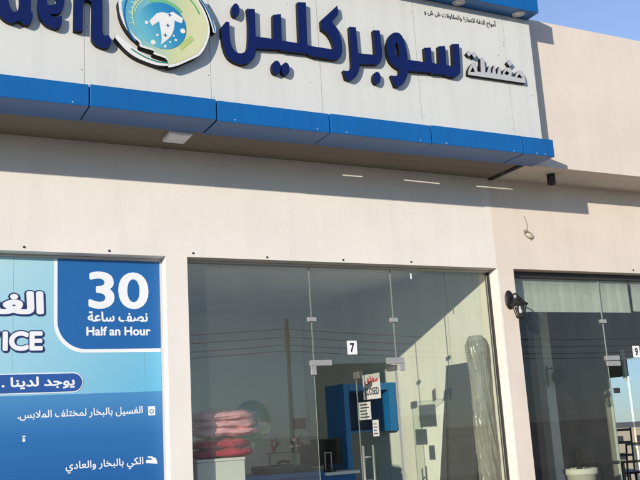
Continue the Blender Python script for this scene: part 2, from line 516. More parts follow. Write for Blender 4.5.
# outlines of the lettering and emblem in facade metres (x, z); a third entry marks a sharp corner
T = {
    'kln': [[[2.5181,4.9085,1],[2.4745,4.8503,1],[2.4747,4.7907],[2.4848,4.6975],[2.5105,4.6194],[2.5512,4.575],[2.6107,4.5545],[2.6743,4.5609],[2.7243,4.5934],[2.7575,4.6427],[2.7737,4.713,1],[2.9944,4.7351,1],[2.9972,4.7255,1],[3.219,4.733,1],[3.2405,4.7396,1],[3.2649,4.7164,1],[3.5014,4.7173,1],[3.5452,4.737],[3.575,4.7951],[3.5805,4.8906],[3.5657,4.963],[3.537,5.0196],[3.4976,5.0676,1],[3.5681,5.1547,1],[3.5607,5.2319,1],[3.3914,5.0637,1],[3.3929,4.9801,1],[3.4402,4.9526],[3.4752,4.9081],[3.4966,4.8508],[3.4981,4.8107,1],[3.2708,4.8099,1],[3.2452,4.815,1],[3.2553,5.2057,1],[3.1767,5.1953,1],[3.1683,4.8186,1],[3.0091,4.8178,1],[3.0137,5.0588,1],[2.9405,5.0379,1],[2.9326,4.8211,1],[2.7735,4.8185,1],[2.7773,5.0636,1],[2.7067,5.054,1],[2.7144,4.9383],[2.7073,4.7825],[2.6964,4.7103],[2.6728,4.6686],[2.6274,4.6479],[2.5837,4.6617],[2.5567,4.7083],[2.5451,4.7955],[2.5471,4.9082,1]]],
    'dot_n': [[[2.64,5.0295],[2.6375,5.0107],[2.6321,4.9931],[2.6241,4.9786],[2.6144,4.9686],[2.604,4.9639],[2.5938,4.9651],[2.5848,4.972],[2.578,4.984],[2.574,4.9998],[2.5731,5.018],[2.5755,5.0368],[2.5809,5.0543],[2.5888,5.0689],[2.5985,5.0791],[2.609,5.0838],[2.6192,5.0827],[2.6282,5.0758],[2.6351,5.0638],[2.6391,5.0478]]],
    'dot_y1': [[[2.9857,4.5759],[2.9827,4.5571],[2.9762,4.5396],[2.9668,4.5252],[2.9555,4.5152],[2.9432,4.5107],[2.9313,4.5119],[2.9209,4.5189],[2.913,4.531],[2.9083,4.5468],[2.9074,4.565],[2.9102,4.5837],[2.9167,4.6012],[2.926,4.6157],[2.9374,4.6258],[2.9496,4.6304],[2.9616,4.6292],[2.9721,4.6222],[2.9801,4.6101],[2.9848,4.5942]]],
    'dot_y2': [[[3.0657,4.5737],[3.0629,4.5558],[3.0569,4.5393],[3.0482,4.5256],[3.0376,4.5162],[3.0263,4.5119],[3.0154,4.5132],[3.0058,4.5199],[2.9985,4.5314],[2.9943,4.5464],[2.9935,4.5637],[2.9962,4.5815],[3.0022,4.598],[3.0109,4.6117],[3.0214,4.6213],[3.0327,4.6256],[3.0437,4.6244],[3.0534,4.6177],[3.0607,4.6062],[3.0649,4.591]]],
    'br': [[[3.6674,5.0489,1],[3.7319,5.0552,1],[3.7363,4.8121,1],[3.9087,4.8209,1],[3.9089,5.0561,1],[3.9738,5.0637,1],[3.9813,4.8868],[3.9741,4.8029],[3.9474,4.751],[3.9161,4.7315],[3.8715,4.728,1],[3.7459,4.7117,1],[3.7346,4.6601],[3.7007,4.5949],[3.6472,4.5516],[3.5975,4.5544,1],[3.5777,4.6318,1],[3.6174,4.6306],[3.6522,4.6554],[3.6649,4.6908],[3.6667,4.7721]]],
    'dot_b': [[[3.9459,4.6114],[3.9425,4.5933],[3.9359,4.5765],[3.9265,4.5626],[3.9154,4.5531],[3.9037,4.5488],[3.8924,4.5501],[3.8828,4.557],[3.8756,4.5686],[3.8717,4.5839],[3.8713,4.6015],[3.8746,4.6195],[3.8812,4.6363],[3.8905,4.6502],[3.9016,4.6598],[3.9134,4.6642],[3.9247,4.6629],[3.9344,4.6561],[3.9416,4.6444],[3.9456,4.629]]],
    'sw': [[[4.1429,5.0707],[4.0902,5.0441],[4.0493,4.9748],[4.0364,4.8963],[4.0492,4.8012],[4.094,4.7454],[4.1475,4.7183,1],[4.1481,4.6907],[4.124,4.6599],[4.0898,4.6484],[4.0555,4.6507,1],[4.0915,4.55,1],[4.1375,4.5586],[4.1867,4.5993],[4.2235,4.6663],[4.2358,4.7165,1],[4.4785,4.7342,1],[4.4805,4.7233,1],[4.6376,4.736,1],[4.6398,4.7263,1],[4.749,4.7224,1],[4.7935,4.757],[4.8158,4.8103],[4.8279,5.0655,1],[4.7528,5.054,1],[4.7396,4.8284,1],[4.6639,4.8322,1],[4.6678,5.0194,1],[4.5938,5.0054,1],[4.5836,4.8309,1],[4.5041,4.831,1],[4.5083,4.981,1],[4.4357,4.9673,1],[4.4359,4.827,1],[4.246,4.8253,1],[4.2402,4.9267],[4.2182,5.0219],[4.1838,5.0659]],[[4.1403,4.9748],[4.1242,4.9303],[4.1246,4.8677],[4.1512,4.8256,1],[4.1623,4.8802],[4.1588,4.9426]]],
    'mgsl': [[[4.9003,4.7698,1],[4.9101,4.8182],[4.935,4.8613],[4.9722,4.8989],[4.9975,4.9075],[5.0088,4.8816],[5.0098,4.8169,1],[5.0499,4.8161,1],[5.0617,4.9518,1],[5.0857,4.9704,1],[5.1045,4.958,1],[5.1055,4.8225,1],[5.1199,4.8219,1],[5.1547,4.892,1],[5.1659,4.8885,1],[5.1694,4.8224,1],[5.1812,4.8227,1],[5.2151,4.908,1],[5.2264,4.9046,1],[5.228,4.8228,1],[5.2398,4.8231,1],[5.2734,4.9035,1],[5.2848,4.9,1],[5.2899,4.8235,1],[5.3049,4.8256,1],[5.3283,4.8693],[5.3715,4.9045],[5.4116,4.9024],[5.4231,4.8759],[5.4087,4.823,1],[5.4538,4.824,1],[5.4777,4.868],[5.5164,4.8976],[5.5534,4.8911],[5.5734,4.8476],[5.5786,4.7741,1],[5.2393,4.7727,1]],[[4.928,4.8008,1],[4.9631,4.8578,1],[4.9832,4.8095,1]],[[5.3272,4.8374,1],[5.3614,4.8725,1],[5.3903,4.8536,1],[5.3645,4.8273,1]],[[5.4713,4.8199,1],[5.5129,4.86,1],[5.5468,4.8198,1]]],
    'dot_g': [[[5.374,4.9584,1],[5.4158,4.9925,1],[5.4444,4.9581,1],[5.4036,4.9217,1]]],
    'dot_t1': [[[4.9062,4.9818,1],[4.943,5.0173,1],[4.97,4.9912,1],[4.9316,4.9556,1]]],
    'dot_t2': [[[4.9685,4.9785,1],[5.0039,5.0113,1],[5.0293,4.9823,1],[4.9909,4.9491,1]]],
    'n': [[[1.3095,5.0142,1],[1.3689,5.0308,1],[1.3718,5.0094,1],[1.3988,5.0474],[1.4438,5.0614],[1.4889,5.0367],[1.5117,4.9748],[1.518,4.877],[1.5166,4.7025],[1.5192,4.6543],[1.5331,4.6316],[1.5612,4.6393,1],[1.583,4.6048],[1.5786,4.5664],[1.5553,4.5381],[1.5202,4.5285],[1.4706,4.5446],[1.4392,4.5826],[1.4365,4.6358],[1.4407,4.8635],[1.4279,4.8918],[1.4051,4.9008],[1.3832,4.8861],[1.3732,4.8517],[1.3686,4.64,1],[1.3042,4.6339,1]]],
    'e': [[[1.2171,4.7389,1],[1.2153,4.6801],[1.2029,4.6463],[1.1742,4.6311],[1.1314,4.6347],[1.0886,4.6593],[1.0553,4.7117],[1.0453,4.7944],[1.0523,4.8806],[1.0774,4.9546],[1.1202,4.9895],[1.1683,4.9877],[1.2119,4.9526],[1.2343,4.892],[1.2315,4.827],[1.2151,4.776],[1.1834,4.7492],[1.1309,4.7403,1],[1.1453,4.7247],[1.1739,4.7232]],[[1.1163,4.809],[1.1094,4.8482],[1.1159,4.8868],[1.135,4.9063],[1.1638,4.9008],[1.1783,4.8712],[1.1764,4.8441],[1.164,4.8237]]],
    'd': [[[0.9116,5.2493,1],[0.9914,5.2738,1],[0.9961,4.7313,1],[1.0093,4.7291,1],[1.0058,4.6737],[0.9838,4.6332],[0.9485,4.6245],[0.9118,4.6478],[0.8629,4.6221],[0.8085,4.6423],[0.7668,4.6922],[0.736,4.7818],[0.7343,4.8843],[0.7651,4.964],[0.8294,4.9913],[0.8885,4.9652],[0.9138,4.9326,1]],[[0.8428,4.7713],[0.8313,4.8578],[0.85,4.9132],[0.8826,4.9118],[0.9094,4.8572],[0.9142,4.7838],[0.9043,4.7304],[0.872,4.7145]]],
    'disc': [[1.6354,4.9258],[1.6368,4.8535],[1.6505,4.7835],[1.6832,4.7109],[1.7328,4.6469],[1.7886,4.6016],[1.7994,4.5673],[1.8995,4.5487],[1.9012,4.5225],[1.9931,4.4997],[2.0169,4.4563],[2.0163,4.4304],[2.0856,4.453],[2.1755,4.5047],[2.267,4.5638],[2.3214,4.6446],[2.3575,4.7435],[2.3638,4.8116],[2.3494,4.8901],[2.3191,4.966],[2.2757,5.0397]],
    'arcL': [[1.6154,4.6439,1],[1.604,4.6148,1],[1.6752,4.5367],[1.7528,4.4829],[1.8541,4.4499],[1.9339,4.4372],[2.015,4.4426,1],[2.0215,4.4736,1],[1.9463,4.475],[1.855,4.4978],[1.7651,4.5442],[1.6872,4.598]],
    'arcR': [[2.27,5.0658,1],[2.3203,5.0001],[2.357,4.9184],[2.3865,4.822],[2.3944,4.7829],[2.4156,4.7863],[2.4168,4.8202],[2.3956,4.891],[2.3591,4.9797],[2.3032,5.0786,1]],
    'shirt': [[1.929,4.8619,1],[1.9706,4.8806,1],[2.0189,4.8772,1],[2.0611,4.899,1],[2.144,4.8544,1],[2.1288,4.811,1],[2.0732,4.8252,1],[2.0644,4.754],[2.035,4.6844],[1.9576,4.6051,1],[1.966,4.6736],[1.9482,4.8001,1],[1.8926,4.7522,1],[1.8703,4.7916,1]],
    'bubbles': [[1.8483,4.7736],[2.1369,4.7482],[1.8966,4.6158],[1.932,4.6826],[2.0787,4.6624],[2.0338,4.6382],[1.9916,4.5974],[2.0629,4.696]],
    'sparks': [[2.0325,4.8678],[2.0164,4.7752],[1.9937,4.6894]],
}

# ------------------------------------------------------------------ ground
def terrain():
    bm = bmesh.new()
    xs = sorted(set([-1500, -600, -250, -100] + list(range(-60, 81, 4)) + [100, 140, 200, 300, 600, 1500]))
    ys = xs
    def h(x, y):
        t = min(1, max(0, (x - 14) / 40)) * min(1, max(0, (y + 16) / 12))
        return -11.0 * t * t * (3 - 2 * t) + (0.25 * mnoise.noise(Vector((x * 0.05, y * 0.05, 0))) if t > 0.3 else 0)
    g = {}
    for i, x in enumerate(xs):
        for j, y in enumerate(ys):
            g[i, j] = bm.verts.new((x, y, h(x, y) - 0.06))
    for i in range(len(xs) - 1):
        for j in range(len(ys) - 1):
            bm.faces.new((g[i, j], g[i + 1, j], g[i + 1, j + 1], g[i, j + 1]))
    me = bpy.data.meshes.new('ground')
    bm.to_mesh(me)
    bm.free()
    return me
gr = put('ground', terrain(), surf('sandy ground', (0.46, 0.375, 0.285), 0.95, 0.2, 0.15, 0.3, 8), smooth=True)
gr['kind'] = 'structure'
pv = put('pavement', MB().box(-14, 13.5, -3.2, 6.2, -0.5, 0.0).done(), surf('concrete pavers', (0.46, 0.38, 0.29), 0.9, 0.12, 1.5, 0.2, 25))
pv['kind'] = 'structure'
rd = put('road', MB().box(-400, 400, -19, -10, -0.4, -0.052).done(), surf('asphalt', (0.055, 0.055, 0.057), 0.9, 0.15, 2, 0.3, 60))
rd['kind'] = 'structure'

# ------------------------------------------------------------------ the shop building
def cut(me, cutters):
    o = bpy.data.objects.new('tmp', me)
    COL.objects.link(o)
    cs = []
    for c in cutters:
        k = bpy.data.objects.new('tmp', c)
        COL.objects.link(k)
        cs.append(k)
        md = o.modifiers.new('b', 'BOOLEAN')
        md.operation = 'DIFFERENCE'
        md.solver = 'EXACT'
        md.object = k
    bpy.context.view_layer.update()
    r = bpy.data.meshes.new_from_object(o.evaluated_get(bpy.context.evaluated_depsgraph_get()))
    for k in cs + [o]:
        bpy.data.objects.remove(k)
    return r

def slot(xa, xb, za, zb, y0, y1):
    """A thin gap between the canopy sheets, lying along the sunbeam that comes out of it on the wall."""
    bm = bmesh.new()
    vs = []
    for y in (y0, y1):
        dx, dz = 1.39 * y, -0.345 * y
        for x, z in ((xa, za - 0.005), (xb, zb - 0.005), (xb, zb + 0.006), (xa, za + 0.006)):
            vs.append(bm.verts.new((x + dx, y, z + dz)))
    for f in ((0, 1, 2, 3), (7, 6, 5, 4), (0, 4, 5, 1), (1, 5, 6, 2), (2, 6, 7, 3), (3, 7, 4, 0)):
        bm.faces.new([vs[i] for i in f])
    bmesh.ops.recalc_face_normals(bm, faces=bm.faces)
    me = bpy.data.meshes.new('slot')
    bm.to_mesh(me)
    bm.free()
    return me
def slots():
    return [slot(3.905, 4.115, 3.932, 3.934, -0.75, -0.012), slot(4.575, 4.985, 3.936, 3.931, -0.75, -0.012), slot(5.425, 6.02, 3.937, 3.938, -0.75, -0.012)]

bld = empty('shop_building', (4.0, 2.4, 0), 'low cream and beige plastered row of shops under a projecting parapet', 'building')
WX0, WX1 = -1.4, 9.35
HZ = 3.105                                       # head of the shopfront openings
put('facade_wall', MB().box(WX0, 5.58, 0, 0.2, HZ, 4.03).box(2.195, 2.378, 0, 0.2, -0.02, HZ).box(WX0, -1.1, 0, 0.2, -0.02, HZ).done(), M['cream'], bld)
put('jamb', MB().box(5.577, 5.60, -0.003, 0.2, -0.02, HZ - 0.002).done(), M['cream'], bld)
w = put('facade_wall', MB().box(5.58, WX1, 0, 0.2, HZ, 4.03).box(5.60, 5.783, 0, 0.2, -0.02, HZ).box(9.1, WX1, 0, 0.2, -0.02, HZ).done(), M['beige'], bld)
w['label'] = 'beige plaster wall over the right-hand shop'
put('parapet', MB().box(WX0, 5.60, -0.5, -0.34, 4.192, 5.595).box(5.60, WX1, -0.5, -0.34, 4.03, 5.595).done(), M['beige'], bld)
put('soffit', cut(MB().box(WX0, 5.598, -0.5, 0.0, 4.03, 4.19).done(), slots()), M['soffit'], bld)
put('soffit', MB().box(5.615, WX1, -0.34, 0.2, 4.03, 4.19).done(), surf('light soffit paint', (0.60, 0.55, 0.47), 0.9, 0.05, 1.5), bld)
put('joint_strip', MB().box(5.585, 5.63, -0.495, -0.004, 4.012, 4.0295).done(), M['seal'], bld)
put('ceiling', MB().box(WX0, WX1, 0.2, 4.75, 3.3, 3.5).done(), M['inter'], bld)
put('roof', MB().box(WX0, WX1, 0.2, 4.75, 4.03, 4.25).done(), M['soffit'], bld)
put('floor', MB().box(WX0, WX1, 0.2, 4.75, -0.02, 0.03).done(), M['tile'], bld)
put('back_wall', MB().box(WX0, 5.70, 4.55, 4.75, 0.03, 3.3).done(), M['inter'], bld)
put('partition', MB().box(2.24, 2.34, 0.2, 4.55, 0.03, 3.3).done(), M['inter'], bld)
put('partition', MB().box(5.60, 5.70, 0.2, 4.55, 0.03, 3.3).done(), M['inter2'], bld)
put('conduit', MB().tube([(5.594, 0.93, 3.3), (5.594, 0.93, 2.18), (5.594, 0.92, 1.0)], 0.006).lathe([(0, -0.025), (0.022, -0.02), (0.026, 0), (0.022, 0.02), (0, 0.025)], (5.592, 0.93, 2.14), 12).done(), surf('painted conduit', (0.5, 0.5, 0.43), 0.7), bld)
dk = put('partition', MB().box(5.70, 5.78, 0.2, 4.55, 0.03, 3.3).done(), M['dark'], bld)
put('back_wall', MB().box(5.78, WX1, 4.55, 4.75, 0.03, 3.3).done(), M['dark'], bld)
# outer side wall of the right-hand shop, with its window on the open air
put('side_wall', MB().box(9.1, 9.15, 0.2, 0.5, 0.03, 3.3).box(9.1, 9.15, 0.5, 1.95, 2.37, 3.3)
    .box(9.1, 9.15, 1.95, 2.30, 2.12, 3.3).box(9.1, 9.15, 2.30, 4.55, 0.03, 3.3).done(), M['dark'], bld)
sw = put('side_window', MB().box(9.06, 9.098, 1.925, 1.965, 2.06, 2.47).box(9.102, 9.14, 0.5, 1.92, 2.345, 2.368).box(9.102, 9.14, 2.282, 2.298, 0.03, 2.118).done(), surf('pale window frame', (0.62, 0.70, 0.66), 0.4), bld)
put('pane', MB().box(9.12, 9.13, 0.5, 1.924, 0.03, 2.344).box(9.12, 9.13, 1.966, 2.28, 0.03, 2.118).done(), M['sideglass'], sw)
put('interior_column', MB().box(7.42, 7.56, 1.6, 1.74, 0.03, 3.3, 0.01).done(), surf('grey column paint', (0.55, 0.54, 0.51), 0.8), bld)
anch = None
for x, z in ((1.076, 3.135), (1.729, 3.131), (2.431, 3.138), (3.102, 3.127), (3.85, 3.129), (4.577, 3.134), (7.418, 3.136)):
    if anch is None:
        anch = put('wall_anchor', MB().lathe([(0, -0.006), (0.009, -0.004), (0.009, 0.004), (0, 0.006)], (0, 0, 0), 10, mat=Matrix.Rotation(R_(90), 4, 'X')).done(), M['seal'], bld)
        anch.data.transform(Matrix.Translation(BASE[bld.name]))
        a = anch
    else:
        a = anch.copy()
        COL.objects.link(a)
    a.location = Vector((x, -0.002, z)) - BASE[bld.name]

# ------------------------------------------------------------------ shop sign over the canopy
SX1 = 5.74
sign = empty('shop_sign', (2.6, -0.5, 4.01), 'long white shop signboard with raised navy letters between blue trims', 'sign')
put('backing', MB().box(-0.6, SX1 - 0.005, -0.60, -0.502, 4.2, 5.47).done(), M['seal'], sign)
sx = [-0.6, 0.395, 1.391, 2.387, 3.378, 4.376, 5.412, SX1]
for a, b in zip(sx, sx[1:]):
    put('panel', MB().box(a + 0.0018, b - 0.0018, -0.68, -0.602, 4.186, 5.475).done(), M['panel'], sign)
for a in sx[1:-1]:
    put('joint_bead', MB().box(a - 0.0015, a + 0.0015, -0.679, -0.605, 4.19, 5.47).done(), surf('grey joint bead', (0.20, 0.19, 0.17), 0.8, 0.5, 30), sign)
tx = [-0.6, 0.40, 1.393, 2.368, 3.356, 4.353, 5.368, SX1 - 0.004]
rnd = random.Random(3)
for i, (a, b) in enumerate(zip(tx, tx[1:])):
    dz = rnd.uniform(-0.004, 0.004)
    me = MB().box(a + 0.005, b - 0.005, -0.83 + rnd.uniform(-0.006, 0.003), -0.503, 4.012 + dz, 4.180 + dz, 0.004, 2).done()
    put('trim_box', cut(me, slots()) if i in (2, 3, 4, 5, 6) else me, M['blue'], sign)
put('trim_core', cut(MB().box(-0.59, SX1 - 0.02, -0.815, -0.504, 4.024, 4.165).done(), slots()), M['seal'], sign)
ex = [-0.6, 0.65, 1.9, 3.15, 4.4, SX1]
for a, b in zip(ex, ex[1:]):
    put('eave_box', MB().box(a + 0.003, b - 0.003, -0.84, -0.45, 5.478, 5.672, 0.004, 2).done(), M['blue'], sign)
put('eave_core', MB().box(-0.59, SX1 - 0.02, -0.82, -0.46, 5.49, 5.66).done(), M['seal'], sign)
for x in (2.75, 3.45, 4.152, 4.852, 5.554):
    d = put('downlight', MB().lathe([(0.035, 0), (0.062, 0), (0.062, -0.006), (0.055, -0.010), (0.042, -0.008), (0.035, 0)], (x, -0.755, 5.478), 20).done(), M['alupaint'], sign, True)
    put('lens', MB().lathe([(0, -0.005), (0.034, -0.004), (0.034, 0), (0, 0)], (x, -0.755, 5.478), 20).done(), M['bulb'], d, True)
# screws along the trim and the panels
for a, b in zip(tx, tx[1:]):
    for q in (a + 0.15, b - 0.12):
        put('screw', MB().lathe([(0, -0.004), (0.005, -0.003), (0.005, 0.002), (0, 0.003)], (q, -0.832, 4.03), 8, mat=Matrix.Rotation(R_(90), 4, 'X')).done(), M['alupaint'], sign)

riv = random.Random(21)
for i in range(26):
    x, z = riv.uniform(0.8, 5.7), riv.uniform(4.22, 5.4)
    if i % 3:
        x = sx[1 + i % 6] + riv.choice((-0.02, 0.02))
    put('rivet', MB().lathe([(0, -0.003), (0.0035, -0.0022), (0.004, 0.001), (0, 0.001)], (x, -0.6805, z), 7, mat=Matrix.Rotation(R_(90), 4, 'X')).done(), M['seal'], sign)

PF = -0.68            # face of the white panels
for key, nm, m0, m1, t in (('kln', 'letters', 'navy', 'black', 0.045), ('br', 'letters', 'navy', 'black', 0.045), ('sw', 'letters', 'navy', 'black', 0.045),
                       ('dot_n', 'letter_dot', 'navy', 'black', 0.045), ('dot_y1', 'letter_dot', 'navy', 'black', 0.045), ('dot_y2', 'letter_dot', 'navy', 'black', 0.045), ('dot_b', 'letter_dot', 'navy', 'black', 0.045),
                       ('d', 'letter', 'navy', 'black', 0.045), ('e', 'letter', 'navy', 'black', 0.045), ('n', 'letter', 'navy', 'black', 0.045),
                       ('mgsl', 'small_letters', 'silver', 'black', 0.042), ('dot_g', 'letter_dot', 'silver', 'black', 0.042), ('dot_t1', 'letter_dot', 'silver', 'black', 0.042), ('dot_t2', 'letter_dot', 'silver', 'black', 0.042)):
    put(nm, slab(T[key], PF - t, t - 0.001), [M[m0], M[m1]], sign)
put('company_line', text_fit(shape_ar('أمواج الدفة للتجارة والمقاولات ش ش و'), 4.50, 5.322, 5.310, 5.398, PF - 0.0012, 0.03, dirs=6, res=3), M['ink'], sign)

# round emblem: washing swirl with a shirt
CX, CZ, CR = 2.004, 4.825, 0.356
a0 = math.atan2(T['disc'][-1][1] - CZ, T['disc'][-1][0] - CX)
a1 = math.atan2(T['disc'][0][1] - CZ, T['disc'][0][0] - CX)
if a1 < a0:
    a1 += 2 * math.pi
ring = [(CX + CR * math.cos(a0 + (a1 - a0) * k / 24), CZ + CR * math.sin(a0 + (a1 - a0) * k / 24)) for k in range(1, 24)]
disc = [p[:2] for p in T['disc']] + ring
rim = surf('emblem white rim', (0.72, 0.72, 0.68), 0.35)
emb = put('emblem', slab([disc], PF - 0.075, 0.07), [rim, M['black']], sign)
EF = PF - 0.075
ox, oy, oz = sign.location
fx, fz = CX - ox, CZ - oz
face = [(CX + (x - CX) * 0.945, CZ + (z - CZ) * 0.945) for x, z in disc]
put('emblem_face', slab([face], EF - 0.0015, 0.0012, False), gradient('emblem blend', [(0.0, (0.09, 0.33, 0.46)), (0.30, (0.17, 0.43, 0.48)), (0.52, (0.38, 0.53, 0.38)), (0.8, (0.55, 0.58, 0.31)), (1.0, (0.60, 0.61, 0.36))], (fx - 0.33, 0, fz + 0.05), (fx + 0.24, 0, fz - 0.06)), emb)
IX, IZ, IR = 1.972, 4.768, 0.194
def arc(cx, cz, r, a, b, wd, n=28):
    o = [(cx + r * math.cos(R_(a + (b - a) * k / n)), cz + r * math.sin(R_(a + (b - a) * k / n))) for k in range(n + 1)]
    i = [(cx + (r - wd) * math.cos(R_(a + (b - a) * k / n)), cz + (r - wd) * math.sin(R_(a + (b - a) * k / n))) for k in range(n + 1)]
    return o + i[::-1]
def circ(cx, cz, r, n=26):
    return [(cx + r * math.cos(2 * math.pi * k / n), cz + r * math.sin(2 * math.pi * k / n)) for k in range(n)]
stripe = surf('emblem blue stripe', (0.01, 0.13, 0.33), 0.35)
gstripe = surf('emblem green stripe', (0.02, 0.19, 0.13), 0.35)
pale = surf('emblem pale line', (0.55, 0.66, 0.36), 0.4)
put('ring_stripe', slab([arc(CX, CZ, 0.334, 110, 222, 0.013)], EF - 0.003, 0.0012, False), stripe, emb)
put('inner_disc', slab([circ(IX, IZ, IR, 48)], EF - 0.0045, 0.0012, False), gradient('inner disc blend', [(0, (0.12, 0.42, 0.50)), (0.5, (0.025, 0.25, 0.44)), (1, (0.012, 0.18, 0.42))], (IX - ox - 0.15, 0, IZ - oz - 0.05), (IX - ox + 0.14, 0, IZ - oz + 0.12)), emb)
put('swirl', slab([arc(IX + 0.015, IZ + 0.02, 0.262, 95, 172, 0.010)], EF - 0.003, 0.0012, False), pale, emb)
put('swirl', slab([arc(IX + 0.005, IZ + 0.02, 0.232, 80, 165, 0.007)], EF - 0.0034, 0.0012, False), pale, emb)
put('swirl', slab([arc(CX, CZ - 0.01, 0.300, 20, 80, 0.012)], EF - 0.003, 0.0012, False), surf('emblem green line', (0.10, 0.36, 0.15), 0.4), emb)
put('swirl', slab([arc(IX, IZ, 0.225, 40, 118, 0.03)], EF - 0.0026, 0.001, False), surf('emblem green band', (0.14, 0.42, 0.20), 0.4), emb)
tick = MB()
for k in range(6):
    a = R_(150 + k * 9)
    r0, r1 = 0.262, 0.295 if k % 2 else 0.282
    tick.mesh(slab([[(CX + r0 * math.cos(a - 0.012), CZ + r0 * math.sin(a - 0.012)), (CX + r1 * math.cos(a - 0.012), CZ + r1 * math.sin(a - 0.012)), (CX + r1 * math.cos(a + 0.012), CZ + r1 * math.sin(a + 0.012)), (CX + r0 * math.cos(a + 0.012), CZ + r0 * math.sin(a + 0.012))]], EF - 0.003, 0.001, False))
tick.mesh(slab([arc(CX, CZ, 0.268, 146, 200, 0.007)], EF - 0.0034, 0.001, False))
put('gauge_marks', tick.done(), pale, emb)
put('shirt', slab([T['shirt']], EF - 0.006, 0.0012), rim, emb)
for (x, z), r in zip(T['bubbles'], (0.014, 0.021, 0.02, 0.010, 0.011, 0.008, 0.011, 0.008)):
    put('bubble', slab([circ(x, z, r, 18)], EF - 0.0065 - r * 0.01, 0.001, False), rim, emb)
for x, z in T['sparks']:
    put('sparkle', slab([[(x, z + 0.019), (x + 0.005, z + 0.005), (x + 0.019, z), (x + 0.005, z - 0.005), (x, z - 0.019), (x - 0.005, z - 0.005), (x - 0.019, z), (x - 0.005, z + 0.005)]], EF - 0.0075, 0.001, False), stripe, emb)
put('faint_marks', slab([[(CX + 0.12, CZ - 0.24), (CX + 0.225, CZ - 0.135), (CX + 0.20, CZ - 0.10), (CX + 0.09, CZ - 0.205)]], EF - 0.003, 0.001, False), surf('emblem olive mark', (0.42, 0.52, 0.17), 0.4), emb)
al = put('swoosh', slab([T['arcL']], PF - 0.07, 0.065), [rim, M['black']], sign)
ar = put('swoosh', slab([T['arcR']], PF - 0.07, 0.065), [rim, M['black']], sign)
# coloured stripes that follow the two swooshes
put('stripe', slab([[(1.7313, 4.5451), (1.7872, 4.5153), (1.8548, 4.4882), (1.9346, 4.4709), (2.0157, 4.474), (2.0154, 4.4625), (1.9344, 4.4597), (1.8545, 4.4768), (1.7869, 4.5038), (1.731, 4.5343)]], PF - 0.072, 0.0012), gstripe, al)
put('stripe', slab([[(2.2853, 5.055), (2.333, 4.9888), (2.3724, 4.9074), (2.3958, 4.8235), (2.4039, 4.7911), (2.4105, 4.7922), (2.4041, 4.8343), (2.3833, 4.916), (2.3464, 4.9952), (2.2986, 5.0601)]], PF - 0.072, 0.0012), stripe, ar)

# ------------------------------------------------------------------ shopfronts
def pane(x0, x1, z0, z1, y=0.15, t=0.011):
    me = MB().box(x0, x1, y, y + t, z0, z1).done()
    for p in me.polygons:
        p.material_index = 1 if abs(p.normal.y) < 0.5 else 0
    return me
def clamp(x, z, wdt=0.085, h=0.04):
    return MB().box(x - wdt / 2, x + wdt / 2, 0.138, 0.149, z - h / 2, z + h / 2, 0.004).box(x - wdt / 2, x + wdt / 2, 0.162, 0.173, z - h / 2, z + h / 2, 0.004).done()
G2 = [M['glass'], M['gedge']]
swin = empty('shop_window', (3.97, 0.15, 0), 'clear glass shopfront of the laundry with silver clamps and an open doorway', 'shop window')
put('pane', pane(2.398, 3.572, 0.06, HZ - 0.018), G2, swin)
put('pane', pane(3.578, 4.427, 2.21, HZ - 0.018), G2, swin)
put('pane', pane(4.433, 5.558, 0.06, HZ - 0.018), G2, swin)
put('head_rail', MB().box(2.38, 5.575, 0.125, 0.185, HZ - 0.018, HZ - 0.002, 0.002).done(), M['alupaint'], swin)
put('side_rail', MB().box(2.380, 2.397, 0.125, 0.185, 0.03, HZ - 0.02).done(), M['bronze'], swin)
put('side_rail', MB().box(5.561, 5.5755, 0.125, 0.185, 0.03, HZ - 0.02).done(), M['bronze'], swin)
put('sill_rail', MB().box(2.398, 3.572, 0.125, 0.185, 0.03, 0.058).box(4.433, 5.56, 0.125, 0.185, 0.03, 0.058).done(), M['alu'], swin)
put('clamp', clamp(3.577, 2.608), M['steel'], swin)
put('clamp', clamp(4.432, 2.606), M['steel'], swin)
put('patch_fitting', MB().box(3.535, 3.745, 0.134, 0.149, 2.195, 2.245, 0.003).box(3.535, 3.588, 0.134, 0.149, 2.115, 2.1945, 0.003).box(3.535, 3.745, 0.162, 0.177, 2.195, 2.245, 0.003).done(), M['steel'], swin)
put('patch_fitting', MB().box(4.325, 4.505, 0.134, 0.149, 2.198, 2.255, 0.003).box(4.452, 4.505, 0.134, 0.149, 2.13, 2.1975, 0.003).box(4.325, 4.505, 0.162, 0.177, 2.198, 2.255, 0.003).done(), M['steel'], swin)

door = empty('glass_door', (4.43, 0.17, 0.03), 'frameless glass door swung inward in the laundry doorway, notices taped on', 'door')
def leaf():
    me = MB().box(4.424, 4.436, 0.185, 0.945, 0.05, 2.185).done()
    for p in me.polygons:
        p.material_index = 1 if abs(p.normal.x) < 0.5 else 0
    return me
put('door_pane', leaf(), [M['dglass'], M['gedge']], door)
put('pivot_fitting', MB().box(4.405, 4.4235, 0.175, 0.31, 2.14, 2.192, 0.003).box(4.4365, 4.455, 0.175, 0.31, 2.14, 2.192, 0.003).done(), surf('grey pivot fitting', (0.2, 0.2, 0.2), 0.4, metal=0.5), door)
put('lock_fitting', MB().box(4.405, 4.4235, 0.85, 0.955, 2.12, 2.19, 0.003).box(4.4365, 4.455, 0.85, 0.955, 2.12, 2.19, 0.003).done(), surf('grey lock fitting', (0.25, 0.24, 0.22), 0.4, metal=0.4), door)
put('edge_seal', MB().box(4.420, 4.440, 0.176, 0.184, 0.06, 2.13).done(), M['steel'], door)
hd = MB()
for s in (-1, 1):
    X = 4.43 + s * 0.055
    hd.tube([(X, 0.80, 0.55), (X, 0.80, 1.47)], 0.013, 12)
